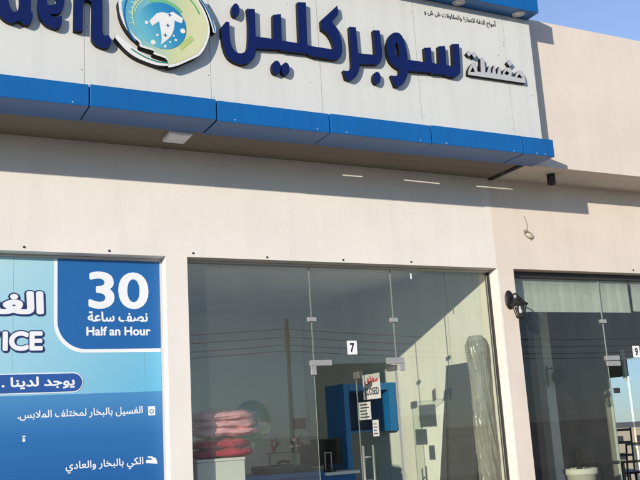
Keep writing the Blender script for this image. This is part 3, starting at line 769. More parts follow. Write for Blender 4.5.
hd.tube([(4.375, 0.80, 1.36), (4.485, 0.80, 1.36)], 0.009).tube([(4.375, 0.80, 1.14), (4.485, 0.80, 1.14)], 0.009).tube([(4.375, 0.80, 0.65), (4.485, 0.80, 0.65)], 0.009)
put('pull_handle', hd.done(), M['steel'], door, True)

def on_leaf(me):
    """From the facade plane to the leaf's outer (left) face: x -> -y."""
    me.transform(Matrix(((0, 1, 0, 4.4235), (-1, 0, 0, 0), (0, 0, 1, 0), (0, 0, 0, 1))))
    return me
def paper():
    m, nt, b = nodes('thin white paper')
    b.inputs['Base Color'].default_value = (0.78, 0.78, 0.75, 1)
    t = nt.nodes.new('ShaderNodeBsdfTranslucent')
    t.inputs['Color'].default_value = (0.75, 0.75, 0.72, 1)
    mx = nt.nodes.new('ShaderNodeMixShader')
    mx.inputs['Fac'].default_value = 0.4
    nt.links.new(b.outputs[0], mx.inputs[1])
    nt.links.new(t.outputs[0], mx.inputs[2])
    nt.links.new(mx.outputs[0], nt.nodes['Material Output'].inputs['Surface'])
    return m
PAPER = paper()
def notice(y0, y1, z0, z1, label, tilt=0):
    me = on_leaf(MB().box(-y1, -y0, -0.0018, -0.0004, z0, z1).done())
    o = tag(put('paper_notice', me, PAPER), label, 'notice', 'notices taped on the glass door')
    return recentre(o)
n1 = notice(0.47, 0.80, 1.905, 2.145, 'largest white notice, red lettering, topmost on the open glass door')
def on_notice(nm, me, mat, n):
    me = on_leaf(me)
    me.transform(Matrix.Translation(-n.location))
    o = bpy.data.objects.new(nm, me)
    COL.objects.link(o)
    me.materials.append(mat)
    o.parent = n
    return o
red = surf('red print', (0.45, 0.03, 0.03), 0.5)
on_notice('red_lettering', text_fit(shape_ar('مغلق'), -0.765, -0.505, 2.045, 2.125, -0.0026, 0.03), red, n1)
on_notice('black_lettering', text_fit('CLOSED', -0.77, -0.50, 1.945, 2.015, -0.0026, 0.02), M['ink'], n1)
n2 = notice(0.68, 0.915, 1.715, 1.885, 'middle-sized white paper with small dark print, under the red lettering')
ln = MB()
for k in range(5):
    ln.box(-0.89 + 0.01 * (k % 2), -0.71 - 0.03 * (k % 3), -0.0026, -0.0019, 1.735 + k * 0.03, 1.746 + k * 0.03)
on_notice('print_lines', ln.done(), M['ink'], n2)
n3 = notice(0.55, 0.665, 1.552, 1.706, 'smallest white slip of paper, lowest on the open glass door')
ln = MB()
for k in range(4):
    ln.box(-0.65, -0.575 - 0.015 * (k % 2), -0.0026, -0.0019, 1.575 + k * 0.03, 1.583 + k * 0.03)
on_notice('print_lines', ln.done(), M['ink'], n3)

def number_plate(ch, x, z, wd, h, label):
    o = tag(put('number_plate', MB().box(x - wd / 2, x + wd / 2, 0.146, 0.1495, z - h / 2, z + h / 2).done(), M['white']), label, 'number sign', 'shop number stickers')
    recentre(o)
    me = text_fit(ch, x - wd * 0.22, x + wd * 0.22, z - h * 0.33, z + h * 0.33, 0.1455, 0.035)
    me.transform(Matrix.Translation(-o.location))
    t = bpy.data.objects.new('numeral', me)
    COL.objects.link(t)
    me.materials.append(M['ink'])
    t.parent = o
number_plate('7', 3.966, 2.352, 0.10, 0.125, 'white sticker with black number 7 over the laundry doorway')
number_plate('9', 7.462, 2.272, 0.10, 0.125, 'white sticker with black number 9 on the right-hand shop glass')
recentre(tag(put('door_tag', MB().box(4.652, 4.667, 0.146, 0.1495, 3.00, 3.055).done(), M['white']), 'tiny white tag stuck high on the laundry glass', 'sticker'))

win8 = empty('shop_window', (7.4, 0.15, 0), 'darker shopfront glass of the right-hand shop under a bronze head rail', 'shop window')
put('pane', pane(5.805, 7.035, 0.06, HZ - 0.06), [M['glass2'], M['gedge']], win8)
put('pane', pane(7.041, 7.93, 2.19, HZ - 0.06), [M['glass2'], M['gedge']], win8)
put('pane', pane(7.936, 9.08, 0.06, HZ - 0.06), [M['glass2'], M['gedge']], win8)
put('head_rail', MB().box(5.785, 9.098, 0.12, 0.19, HZ - 0.06, HZ - 0.002, 0.003).done(), M['bronze'], win8)
put('side_rail', MB().box(5.7845, 5.804, 0.125, 0.185, 0.03, HZ - 0.062).done(), M['bronze'], win8)
put('clamp', clamp(7.04, 2.60), M['steel'], win8)
put('patch_fitting', MB().box(7.01, 7.20, 0.134, 0.149, 2.185, 2.235, 0.003).box(7.01, 7.20, 0.134, 0.149, 2.125, 2.178, 0.003).box(7.01, 7.20, 0.162, 0.177, 2.185, 2.235, 0.003).done(), M['steel'], win8)
put('lock_fitting', MB().box(7.06, 7.14, 0.130, 0.148, 1.84, 1.895, 0.003).done(), M['bronze'], win8)
# gathered curtain strips behind the right-hand glass
def curtain(x0, x1, z0, z1, y, seed):
    bm = bmesh.new()
    n = 120
    rows = [z0, z0 + 0.012, (z0 + z1) / 2, z1]
    gridv = []
    for j, z in enumerate(rows):
        gridv.append([])
        for i in range(n + 1):
            x = x0 + (x1 - x0) * i / n
            yy = y + 0.004 * mnoise.noise(Vector((x * 9 + seed, z * 0.8, 0))) + 0.0012 * math.sin(x * 38 + 2 * mnoise.noise(Vector((x * 3, seed, 0)))) - (0.006 if j == 0 else 0)
            gridv[-1].append(bm.verts.new((x, yy, z)))
    for j in range(3):
        for i in range(n):
            bm.faces.new((gridv[j][i], gridv[j][i + 1], gridv[j + 1][i + 1], gridv[j + 1][i]))
    bmesh.ops.solidify(bm, geom=list(bm.faces), thickness=0.004)
    me = bpy.data.meshes.new('curtain')
    bm.to_mesh(me)
    bm.free()
    return me
cm = surf('pale green curtain cloth', (0.83, 0.86, 0.83), 0.9, 0.04, 6, 0.1, 120)
recentre(tag(put('curtain', curtain(5.885, 7.505, 2.70, 3.075, 0.19, 1.0), cm, smooth=True), 'longer pale mint curtain strip at the top of the right-hand window', 'curtain', 'pale curtain strips'))
recentre(tag(put('curtain', curtain(7.54, 9.05, 2.715, 3.075, 0.19, 5.0), cm, smooth=True), 'pale mint curtain strip past the dark gap, at the right edge', 'curtain', 'pale curtain strips'))

# ------------------------------------------------------------------ printed poster filling the left bay
PY = 0.13
pos = empty('window_poster', (0.6, PY, 0.35), 'light blue laundry service poster filling the left-hand shop bay', 'poster')
PX0, PX1 = -1.08, 2.178
bw = 0.6
put('poster_sheet', MB().box(PX0, PX1, PY, PY + 0.006, 0.35, HZ - 0.022).done(), gradient('poster sky blend', [(0, (0.40, 0.62, 0.67)), (0.55, (0.25, 0.52, 0.63)), (1, (0.11, 0.41, 0.60))], (0.2, 0, 2.7), (1.6, 0, 1.7), 0.3), pos)
put('lower_band', MB().box(PX0, PX1 - 0.001, PY - 0.0016, PY - 0.0006, 0.352, 2.018).done(), gradient('poster blue blend', [(0, (0.06, 0.23, 0.46)), (0.4, (0.018, 0.135, 0.36)), (1, (0.008, 0.09, 0.29))], (0.6, 0, 1.66), (0.6, 0, 0.9)), pos)
def tab(x0, x1, z0, z1, r, dy, one=True):
    pts = [(x1, z1), (x0, z1)]
    pts += [(x0 + r - r * math.cos(k / 10 * math.pi / 2), z0 + r - r * math.sin(k / 10 * math.pi / 2)) for k in range(11)]
    if one:
        pts += [(x1, z0)]
    else:
        pts = [(x0 + r - r * math.cos(a), z0 + r - r * math.sin(a)) for a in [k / 10 * math.pi / 2 for k in range(11)]]
        pts += [(x1 - r + r * math.sin(a), z0 + r - r * math.cos(a)) for a in [k / 10 * math.pi / 2 for k in range(11)]]
        pts += [(x1 - r + r * math.cos(a), z1 - r + r * math.sin(a)) for a in [k / 10 * math.pi / 2 for k in range(11)]]
        pts += [(x0 + r - r * math.sin(a), z1 - r + r * math.cos(a)) for a in [k / 10 * math.pi / 2 for k in range(11)]]
    return slab([pts], PY - dy, 0.0008, False)
pw_ = surf('poster white print', (0.78, 0.79, 0.79), 0.4, 0.02)
pb = surf('poster deep blue print', (0.012, 0.115, 0.34), 0.4, 0.04)
pn = surf('poster navy print', (0.015, 0.03, 0.12), 0.4)
pp = surf('poster pill blue', (0.02, 0.085, 0.30), 0.4)
put('tab_border', tab(1.325, PX1 - 0.003, 2.335, HZ - 0.024, 0.24, 0.0016), pw_, pos)
put('blue_tab', tab(1.352, PX1 - 0.004, 2.363, HZ - 0.025, 0.22, 0.0032), pb, pos)
put('big_number', text_fit('30', 1.592, 2.082, 2.682, 2.985, PY - 0.0044, 0.024, dirs=16, res=10), pw_, pos)
put('lettering', text_fit(shape_ar('نصف ساعة'), 1.585, 2.072, 2.578, 2.662, PY - 0.0044, 0.03, dirs=8), pw_, pos)
put('lettering', text_fit('Half an Hour', 1.575, 2.092, 2.468, 2.540, PY - 0.0044, 0.032, dirs=8), pw_, pos)
for body, box, b in ((shape_ar('الغسيل'), (0.34, 1.25, 2.585, 2.815), 0.05), ('ICE', (0.948, 1.243, 2.355, 2.505), 0.045), ('SERV', (0.42, 0.928, 2.355, 2.505), 0.045)):
    put('letter_outline', text_fit(body, *box, PY - 0.0014, b + 0.045, 0.010), pn, pos)
    o = text_fit(body, *box, PY - 0.0014, b + 0.045, 0.010)
    o.transform(Matrix.Translation((0.008, 0.0011, -0.008)))
    put('letter_shadow', o, pn, pos)
    put('large_lettering', text_fit(body, *box, PY - 0.0034, b), pw_, pos)
put('pill_border', tab(0.2, 1.548, 2.030, 2.185, 0.0774, 0.0036, False), pw_, pos)
put('pill', tab(0.2, 1.540, 2.038, 2.177, 0.0694, 0.0048, False), pp, pos)
put('lettering', text_fit(shape_ar('يوجد لدينا .'), 0.945, 1.485, 2.062, 2.158, PY - 0.0060, 0.03, dirs=8), pw_, pos)
put('lettering', text_fit(shape_ar('الغسيل بالبخار لمختلف الملابس.'), 1.062, 2.017, 1.832, 1.905, PY - 0.0028, 0.018, dirs=6, res=3), pw_, pos)
put('lettering', text_fit(shape_ar('ة'), 1.090, 1.128, 1.672, 1.722, PY - 0.0028, 0.018, dirs=6, res=3), pw_, pos)
put('lettering', text_fit(shape_ar('الكي بالبخار والعادي'), 1.415, 2.015, 1.425, 1.512, PY - 0.0028, 0.018, dirs=6, res=3), pw_, pos)
ic = MB()
ic.mesh(slab([[(2.062, 1.83), (2.118, 1.83), (2.118, 1.90), (2.062, 1.90)], circ(2.09, 1.86, 0.019, 16)], PY - 0.0026, 0.0008, False))
ic.mesh(slab([circ(2.09, 1.86, 0.012, 14)], PY - 0.0026, 0.0008, False))
put('washer_icon', ic.done(), pw_, pos)
put('iron_icon', slab([[(2.035, 1.462), (2.13, 1.452), (2.118, 1.492), (2.085, 1.51), (2.05, 1.512), (2.05, 1.503), (2.078, 1.496), (2.092, 1.484), (2.04, 1.486)]], PY - 0.0026, 0.0008, False), pw_, pos)
for x in (1.02, 2.04):
    put('print_seam', MB().box(x - 0.0007, x + 0.0007, PY - 0.0012, PY - 0.0007, 2.02, HZ - 0.024).done(), surf('faint print seam', (0.24, 0.46, 0.54), 0.5), pos)
fr = empty('poster_frame', (0.6, 0.14, 0), 'thin silver head rail and jamb framing the blue poster bay', 'window frame')
put('head_rail', MB().box(-1.09, 2.193, 0.118, 0.19, HZ - 0.021, HZ - 0.002, 0.002).done(), M['alupaint'], fr)
put('side_rail', MB().box(2.1795, 2.1935, 0.118, 0.19, 0.03, HZ - 0.023).done(), M['alupaint'], fr)
put('backing_glass', MB().box(-1.09, 2.178, 0.139, 0.15, 0.03, HZ - 0.023).done(), M['bronze'], fr)

# ------------------------------------------------------------------ things fixed to the wall and soffit
lan = empty('wall_lantern', (5.70, -0.01, 2.75), 'black metal coach lantern on the pillar between the two shops', 'wall lamp')
RX = Matrix.Rotation(R_(90), 4, 'X')
bp = MB().lathe([(0, 0.028), (0.03, 0.026), (0.05, 0.016), (0.062, 0.008), (0.066, 0.0), (0, 0)], (0, 0, 0), 24, mat=RX).done()
bp.transform(Matrix.Translation((5.695, -0.003, 2.80)) @ Matrix.Diagonal((1, 1, 1.7, 1)))
put('wall_plate', bp, M['lampblack'], lan, True)
put('arm', MB().tube([(5.695, -0.02, 2.80), (5.695, -0.06, 2.84), (5.695, -0.10, 2.855), (5.695, -0.14, 2.845), (5.695, -0.155, 2.825)], 0.011, 10).done(), M['lampblack'], lan, True)
LX, LY, LZ = 5.705, -0.155, 2.56
M6 = Matrix.Rotation(R_(30), 4, 'Z')
put('hood', MB().lathe([(0, 0.262), (0.012, 0.262), (0.020, 0.25), (0.034, 0.246), (0.04, 0.232), (0.045, 0.225), (0.07, 0.195), (0.098, 0.176), (0.104, 0.168), (0.100, 0.160), (0.08, 0.16), (0, 0.165)], (LX, LY, LZ), 6, mat=M6).done(), M['lampblack'], lan)
cage = MB()
for k in range(6):
    a = R_(30 + 60 * k)
    cage.tube([(LX + 0.082 * math.cos(a), LY + 0.082 * math.sin(a), LZ + 0.162), (LX + 0.045 * math.cos(a), LY + 0.045 * math.sin(a), LZ + 0.03)], 0.0055, 6)
cage.lathe([(0.05, 0.034), (0.052, 0.022), (0.04, 0.008), (0.02, 0.0), (0.012, -0.012), (0, -0.016), (0, 0.034)], (LX, LY, LZ), 6, mat=M6)
put('cage', cage.done(), M['lampblack'], lan)
put('lamp_glass', MB().lathe([(0.076, 0.158), (0.042, 0.036)], (LX, LY, LZ), 6, mat=M6).done(), M['lampglass'], lan)
put('bulb', MB().lathe([(0, 0.15), (0.014, 0.145), (0.014, 0.115), (0.028, 0.09), (0.024, 0.066), (0, 0.055)], (LX, LY, LZ), 14).done(), M['bulb'], lan, True)

for ch in lan.children:                               # the lantern is a small one
    ch.data.transform(Matrix.Translation((-0.005, 0, -0.005)) @ Matrix.Diagonal((0.86, 0.86, 0.86, 1)))

spt = empty('spotlight', (6.14, -0.3, 4.03), 'small black cylinder spotlight under the beige soffit', 'spotlight')
put('body', MB().lathe([(0, 0), (0.040, 0), (0.042, -0.004), (0.042, -0.10), (0.038, -0.105), (0.03, -0.104), (0.028, -0.08), (0, -0.08)], (6.14, -0.3, 4.029), 24).done(), M['lampblack'], spt, True)
put('lens', MB().lathe([(0, -0.084), (0.027, -0.083), (0.027, -0.079), (0, -0.079)], (6.14, -0.3, 4.029), 16).done(), M['lampglass'], spt, True)

bx = empty('ceiling_light', (2.20, -0.39, 4.03), 'square white surface light fixed under the dark soffit', 'ceiling light')
put('housing', MB().box(2.105, 2.29, -0.49, -0.262, 3.995, 4.0295, 0.006).done(), surf('white light housing', (0.75, 0.76, 0.78), 0.4), bx)
put('diffuser', MB().box(2.12, 2.275, -0.475, -0.277, 3.990, 3.9945).done(), surf('white diffuser', (0.80, 0.82, 0.84), 0.5), bx)

# spare cable: a drop with a coil at its end
pts = []
for k in range(15):
    t = k / 14
    pts.append((5.985 + 0.03 * math.sin(t * 2.6) , -0.006, 3.66 - 0.155 * t))
cab = MB().tube(pts, 0.0035, 6)
for q in range(3):
    lp = []
    for k in range(22):
        a = 2 * math.pi * k / 22
        u, v = 0.056 * math.cos(a), 0.030 * math.sin(a)
        c, s = math.cos(R_(-32 + 6 * q)), math.sin(R_(-32 + 6 * q))
        lp.append((6.01 + 0.003 * q + u * c - v * s, -0.008 - 0.004 * q, 3.47 - 0.004 * q + u * s + v * c))
    cab.tube(lp, 0.0042, 6, closed=True)
cab.tube([(6.03, -0.012, 3.45), (6.045, -0.012, 3.43), (6.04, -0.01, 3.41)], 0.006, 6)
recentre(tag(put('hanging_cable', cab.done(), surf('grey cable', (0.30, 0.27, 0.22), 0.6), smooth=True), 'thin grey cable ending in a small coil on the beige wall', 'cable'))

# ------------------------------------------------------------------ inside the laundry
def pillow(x0, x1, y0, y1, z0, z1, seed, amp=0.012, p=3.2, nu=56, nv=28):
    """Soft folded bundle: a squared-off rounded block with crumpled sides."""
    b = bmesh.new()
    cx, cyy, cz = (x0 + x1) / 2, (y0 + y1) / 2, (z0 + z1) / 2
    sx, sy, sz = (x1 - x0) / 2, (y1 - y0) / 2, (z1 - z0) / 2
    def sp(c, e):
        return math.copysign(abs(c) ** (2 / e), c)
    rows = []
    for j in range(nv + 1):
        ph = -math.pi / 2 + math.pi * j / nv
        row = []
        for i in range(nu):
            th = 2 * math.pi * i / nu
            v = Vector((sp(math.cos(ph), p) * sp(math.cos(th), p), sp(math.cos(ph), p) * sp(math.sin(th), p), sp(math.sin(ph), p * 0.8)))
            n = mnoise.noise(v * 2.3 + Vector((seed, 0, 0))) + 0.5 * mnoise.noise(v * 5.5 + Vector((0, seed, 0)))
            q = Vector((cx + v.x * sx, cyy + v.y * sy, cz + v.z * sz))
            d = Vector((v.x, v.y, v.z)).normalized()
            row.append(b.verts.new(q + d * n * amp))
        rows.append(row)
    for j in range(nv):
        for i in range(nu):
            b.faces.new((rows[j][i], rows[j][(i + 1) % nu], rows[j + 1][(i + 1) % nu], rows[j + 1][i]))
    bmesh.ops.remove_doubles(b, verts=b.verts, dist=1e-5)
    bmesh.ops.recalc_face_normals(b, faces=b.faces)
    me = bpy.data.meshes.new('bundle')
    b.to_mesh(me)
    b.free()
    return me

def folded(x0, x1, y0, y1, z0, z1, seed, layers=2):
    """A folded blanket: stacked soft layers joined by a rolled front fold."""
    m = MB()
    h = (z1 - z0) / layers
    for k in range(layers):
        me = pillow(x0 + 0.015 * (k % 2), x1 - 0.02 * k, y0 + 0.01 * (k % 2), y1, z0 + k * h - 0.006, z0 + (k + 1) * h + 0.006, seed + k * 3.1, 0.022, 3.0)
        m.mesh(me)
    return m.done()

plastic = glass('clear plastic bag', (0.97, 0.97, 0.96), 1.3, 1.5, 0.05, 0.12)
def crinkle(x0, x1, y0, y1, z0, z1, seed, amp=0.02):
    return pillow(x0, x1, y0, y1, z0, z1, seed, amp, 3.0, 72, 40)

ped = empty('storage_box', (2.68, 0.39, 0.03), 'tall white storage box holding up the bagged blankets', 'box')
put('carton', MB().box(2.475, 2.895, 0.184, 0.58, 0.03, 1.43, 0.006).done(), surf('white laminate', (0.74, 0.76, 0.72), 0.5, 0.05), ped)
put('lid', MB().box(2.470, 2.900, 0.179, 0.585, 1.432, 1.457, 0.006).done(), surf('white lid', (0.76, 0.78, 0.74), 0.45, 0.04), ped)
b1 = empty('folded_blanket', (2.74, 0.4, 1.458), 'crimson folded blanket, lower of the two bagged bundles', 'blanket')
put('cloth', folded(2.49, 3.02, 0.188, 0.58, 1.46, 1.605, 2.0, 2), surf('crimson blanket', (0.52, 0.035, 0.07), 0.85, 0.4, 12, 0.9, 45), b1, True)
put('plastic_bag', crinkle(2.475, 3.04, 0.176, 0.62, 1.457, 1.625, 4.0, 0.012), plastic, b1)
b2 = empty('folded_blanket', (2.80, 0.42, 1.63), 'pink folded blanket in a clear bag, upper of the two bundles', 'blanket')
put('cloth', folded(2.51, 3.08, 0.182, 0.60, 1.635, 1.835, 7.0, 3), surf('pink blanket', (0.88, 0.40, 0.45), 0.85, 0.25, 10, 0.9, 45), b2, True)
put('plastic_bag', MB().mesh(crinkle(2.48, 3.10, 0.172, 0.65, 1.628, 1.868, 9.0, 0.02)).mesh(crinkle(3.06, 3.17, 0.24, 0.30, 1.64, 1.73, 3.0, 0.02)).done(), plastic, b2)

cnt = empty('shop_counter', (4.1, 2.1, 0.03), 'blue fronted service counter with pale worktop', 'counter')
put('body', MB().box(3.38, 4.86, 1.86, 2.42, 0.03, 1.165, 0.004).done(), M['blue'], cnt)
put('worktop', MB().box(4.46, 4.88, 1.80, 2.44, 1.168, 1.20, 0.005).done(), surf('pale worktop', (0.62, 0.66, 0.68), 0.4), cnt)
put('ledge', MB().box(3.36, 4.455, 1.83, 2.44, 1.168, 1.225, 0.006).done(), M['blue'], cnt)

tray = empty('till_tray', (4.02, 2.1, 1.227), 'flat dark tray lying on the left end of the blue counter', 'tray')
put('tray', MB().box(3.83, 4.34, 1.93, 2.34, 1.228, 1.27, 0.01).done(), surf('dark grey plastic', (0.03, 0.032, 0.034), 0.5), tray)
put('rim', MB().box(3.83, 4.34, 1.93, 1.95, 1.271, 1.30).box(3.83, 4.34, 2.32, 2.34, 1.271, 1.30).box(3.83, 3.85, 1.951, 2.319, 1.271, 1.30).done(), surf('tray rim', (0.05, 0.05, 0.052), 0.5), tray)
put('telephone', MB().box(4.02, 4.18, 2.05, 2.25, 1.271, 1.31, 0.01).tube([(4.03, 2.08, 1.33), (4.10, 2.07, 1.345), (4.17, 2.08, 1.33)], 0.016, 8).done(), M['lampblack'], tray)

def screen(x, y, z, wd, h, rot, label):
    s = empty('monitor', (x, y, z), label, 'monitor', 'screens on the counter')
    T_ = Matrix.Translation((x, y, z)) @ Matrix.Rotation(R_(rot), 4, 'Z')
    def tr(me):
        me.transform(T_)
        return me
    put('housing', tr(MB().box(-wd / 2, wd / 2, -0.02, 0.03, 0.06, 0.06 + h, 0.006).done()), surf('black monitor case', (0.010, 0.010, 0.011), 0.4), s)
    put('screen', tr(MB().box(-wd / 2 + 0.012, wd / 2 - 0.012, -0.0225, -0.0205, 0.075, 0.045 + h).done()), surf('dark screen', (0.006, 0.007, 0.009), 0.15), s)
    put('stand', tr(MB().box(-0.03, 0.03, 0.0, 0.03, 0.012, 0.10).box(-0.11, 0.11, -0.07, 0.09, 0.0, 0.012, 0.004).done()), M['lampblack'], s)
    return s
screen(4.68, 2.18, 1.203, 0.36, 0.29, 4, 'wider black monitor beside the blue cabinet on the counter')
screen(4.42, 2.12, 1.227, 0.17, 0.21, -10, 'narrow black screen left of the wider monitor')
rdr = empty('card_reader', (4.56, 1.93, 1.203), 'small silver framed card reader in front of the black monitor', 'card reader')
put('frame', MB().box(4.525, 4.535, 1.925, 1.945, 1.215, 1.41).box(4.60, 4.61, 1.925, 1.945, 1.215, 1.41).box(4.535, 4.60, 1.925, 1.945, 1.40, 1.41).done(), M['steel'], rdr)
put('base', MB().box(4.50, 4.63, 1.88, 1.98, 1.203, 1.215, 0.003).lathe([(0.03, 0), (0.03, 0.04), (0.015, 0.06), (0, 0.06)], (4.57, 1.93, 1.2155), 12).done(), M['lampblack'], rdr)

fl = empty('flower_pot', (4.22, 2.22, 1.5), 'cluster of small red and white artificial flowers on a rack over the counter', 'flowers')
put('rack', MB().box(3.99, 4.42, 2.20, 2.28, 1.425, 1.435).box(4.395, 4.405, 2.23, 2.24, 1.24, 1.424).box(4.005, 4.015, 2.23, 2.24, 1.24, 1.424).done(), surf('dark red rack', (0.12, 0.03, 0.04), 0.5), fl)
rr = random.Random(11)
fw, fr_, st = MB(), MB(), MB()
for cx in (4.07, 4.29, 4.37):
    for k in range(9):
        a, r = rr.uniform(0, 6.28), rr.uniform(0, 0.05)
        x, y, z = cx + r * math.cos(a), 2.235 + 0.6 * r * math.sin(a), 1.47 + rr.uniform(0, 0.09)
        (fw if k % 2 else fr_).lathe([(0, 0), (0.012, 0.004), (0.019, 0.016), (0.008, 0.012), (0, 0.008)], (x, y, z), 7, mat=Matrix.Rotation(R_(rr.uniform(30, 90)), 4, 'X'))
        st.tube([(cx, 2.24, 1.436), (x, y, z)], 0.003, 5)
    for k in range(3):
        st.tube([(cx + rr.uniform(-.03, .03), 2.24, 1.5), (cx + rr.uniform(-.05, .05), 2.24, 1.63)], 0.007, 5, r1=0.001)
put('white_petals', fw.done(), M['white'], fl)
put('red_petals', fr_.done(), surf('red petals', (0.45, 0.05, 0.07), 0.6), fl)
put('stems', st.done(), surf('dark leaves', (0.015, 0.02, 0.015), 0.6), fl)

cab = empty('cabinet', (5.25, 2.3, 0.03), 'tall blue arch-shaped cabinet against the sunlit side wall', 'cabinet')
cb = surf('blue laminate', (0.006, 0.15, 0.40), 0.4, 0.05, 2)
put('side_panel', MB().box(4.90, 4.965, 2.10, 2.56, 0.03, 2.148, 0.003).done(), cb, cab)
put('top_panel', MB().box(4.967, 5.49, 2.10, 2.56, 2.065, 2.146, 0.003).done(), cb, cab)
put('hanging_panel', MB().box(5.492, 5.592, 2.10, 2.56, 1.595, 2.146, 0.003).done(), cb, cab)
put('back_panel', MB().box(5.02, 5.49, 2.54, 2.558, 1.595, 2.063).done(), surf('navy back panel', (0.006, 0.03, 0.09), 0.5), cab)
put('shelf', MB().box(5.02, 5.49, 2.40, 2.538, 1.595, 1.62).done(), cb, cab)
put('column_panel', MB().box(5.02, 5.14, 2.44, 2.538, 0.03, 1.593).done(), surf('navy column', (0.008, 0.04, 0.12), 0.5), cab)

mir = empty('leaning_board', (5.4, 0.85, 0.03), 'tall dark grey board with a white edge leaning on the sunlit wall', 'board')
def lean(a, b, t0, t1, z1, dx):
    bm = bmesh.new()
    y0, y1 = a, b
    vs = []
    for z, off in ((0.035, dx), (z1, 0.0)):
        for y in (y0, y1):
            for t in (t0, t1):
                vs.append(bm.verts.new((5.588 - off - t, y, z)))
    for f in ((0, 1, 3, 2), (4, 6, 7, 5), (0, 4, 5, 1), (2, 3, 7, 6), (0, 2, 6, 4), (1, 5, 7, 3)):
        bm.faces.new([vs[i] for i in f])
    bmesh.ops.recalc_face_normals(bm, faces=bm.faces)
    me = bpy.data.meshes.new('board')
    bm.to_mesh(me)
    bm.free()
    return me
put('panel', lean(0.40, 0.985, 0.0, 0.03, 2.235, 0.38), surf('dark grey gloss board', (0.062, 0.064, 0.060), 0.4, 0.12, 2), mir)
put('edge_trim', lean(0.987, 0.999, -0.001, 0.033, 2.24, 0.38), M['white'], mir)

# carpet roll inside a loose clear plastic sleeve
def roll(film):
    b = bmesh.new()
    rows = []
    nz, nt = (220, 130) if film else (60, 48)
    for j in range(nz + 1):
        t = j / nz
        z = 0.03 + (2.44 if film else 2.39) * t
        cx, cyy = 5.474 + 0.012 * math.sin(t * 5), 0.305 + 0.008 * math.sin(t * 4)
        r = 0.117 - 0.004 * t + 0.006 * math.sin(t * 7) * t
        if not film:
            r -= 0.020
        elif t > 0.955:
            r *= 1 - (0.4 + 0.25 * mnoise.noise(Vector((j * 0.6, 0, 1)))) * ((t - 0.955) / 0.045) ** 1.5
        if t == 1.0 and not film:
            r *= 0.9
        row = []
        for i in range(nt):
            a = 2 * math.pi * i / nt
            d = Vector((math.cos(a), math.sin(a), 0))
            g = 0.0
            if film:
                tw = z * 0.9 + 0.4 * mnoise.noise(Vector((d.x, d.y, z * 0.8)))
                q = Vector((d.x * math.cos(tw) - d.y * math.sin(tw), d.x * math.sin(tw) + d.y * math.cos(tw), 0))
                g = abs(mnoise.noise(Vector((q.x * 1.8, q.y * 1.8, z * 1.3)))) * 0.030
                g += abs(mnoise.noise(Vector((d.x * 3.5 + z, d.y * 3.5, z * 3.2 + 3)))) * 0.016
                g += abs(mnoise.noise(Vector((q.x * 9, q.y * 9, z * 5 + 9)))) * 0.013
                g -= 0.004
            else:
                g = 0.004 * mnoise.noise(Vector((d.x * 2, d.y * 2, z * 2)))
            row.append(b.verts.new((cx + d.x * (r - g), cyy + d.y * (r - g) * 0.95, z)))
        rows.append(row)
    for j in range(nz):
        for i in range(nt):
            b.faces.new((rows[j][i], rows[j][(i + 1) % nt], rows[j + 1][(i + 1) % nt], rows[j + 1][i]))
    b.faces.new(rows[-1])
    b.faces.new(rows[0][::-1])
    bmesh.ops.recalc_face_normals(b, faces=b.faces)
    me = bpy.data.meshes.new('roll')
    b.to_mesh(me)
    b.free()
    return me
rl = empty('carpet_roll', (5.474, 0.305, 0.03), 'tall carpet roll wrapped in crinkled clear plastic beside the jamb', 'carpet roll')
put('carpet', roll(False), surf('grey green carpet backing', (0.27, 0.265, 0.20), 0.95, 0.3, 6, 0.4, 60, stretch=(1, 1, 0.3)), rl, True)
film = surf('crinkled plastic film', (0.38, 0.38, 0.32), 0.2, 0.3, 8)
nt_ = film.node_tree
tr_ = nt_.nodes.new('ShaderNodeBsdfTransparent')
mx_ = nt_.nodes.new('ShaderNodeMixShader')
mx_.inputs['Fac'].default_value = 0.6
nt_.links.new(tr_.outputs[0], mx_.inputs[1])
nt_.links.new(nt_.nodes['Principled BSDF'].outputs[0], mx_.inputs[2])
nt_.links.new(mx_.outputs[0], nt_.nodes['Material Output'].inputs['Surface'])
put('plastic_wrap', roll(True), film, rl, True)

# round emblem and red notice on the back wall
we = empty('wall_emblem', (4.74, 4.54, 1.85), 'faded round blue and green emblem on the laundry back wall', 'emblem')
put('disc', slab([circ(4.78, 1.84, 0.27, 48)], 4.53, 0.015, False), [gradient('wall emblem blend', [(0, (0.03, 0.22, 0.48)), (0.5, (0.10, 0.45, 0.52)), (1, (0.50, 0.60, 0.32))], (-0.2, 0, 0.1), (0.25, 0, -0.1)), M['black']], we)
put('swirl', slab([arc(4.78, 1.84, 0.235, -20, 120, 0.045)], 4.5285, 0.001, False), surf('emblem olive', (0.30, 0.38, 0.20), 0.6), we)
put('inner_disc', slab([circ(4.765, 1.81, 0.14, 36)], 4.5285, 0.001, False), surf('emblem mid blue', (0.03, 0.20, 0.36), 0.6), we)
put('shirt', slab([[(4.64, 1.90), (4.69, 1.92), (4.72, 1.905), (4.75, 1.92), (4.80, 1.89), (4.785, 1.85), (4.76, 1.86), (4.755, 1.74), (4.69, 1.74), (4.685, 1.86), (4.655, 1.865)]], 4.527, 0.001, False), rim, we)
red2 = empty('red_notice', (5.49, 4.54, 1.70), 'small dark red notice on the laundry back wall', 'notice')
put('board', MB().box(5.40, 5.58, 4.535, 4.548, 1.705, 1.83, 0.003).done(), surf('dark red board', (0.26, 0.035, 0.025), 0.6, 0.15, 20), red2)
put('frame', MB().box(5.392, 5.588, 4.531, 4.5345, 1.697, 1.704).box(5.392, 5.588, 4.531, 4.5345, 1.831, 1.838).done(), M['bronze'], red2)

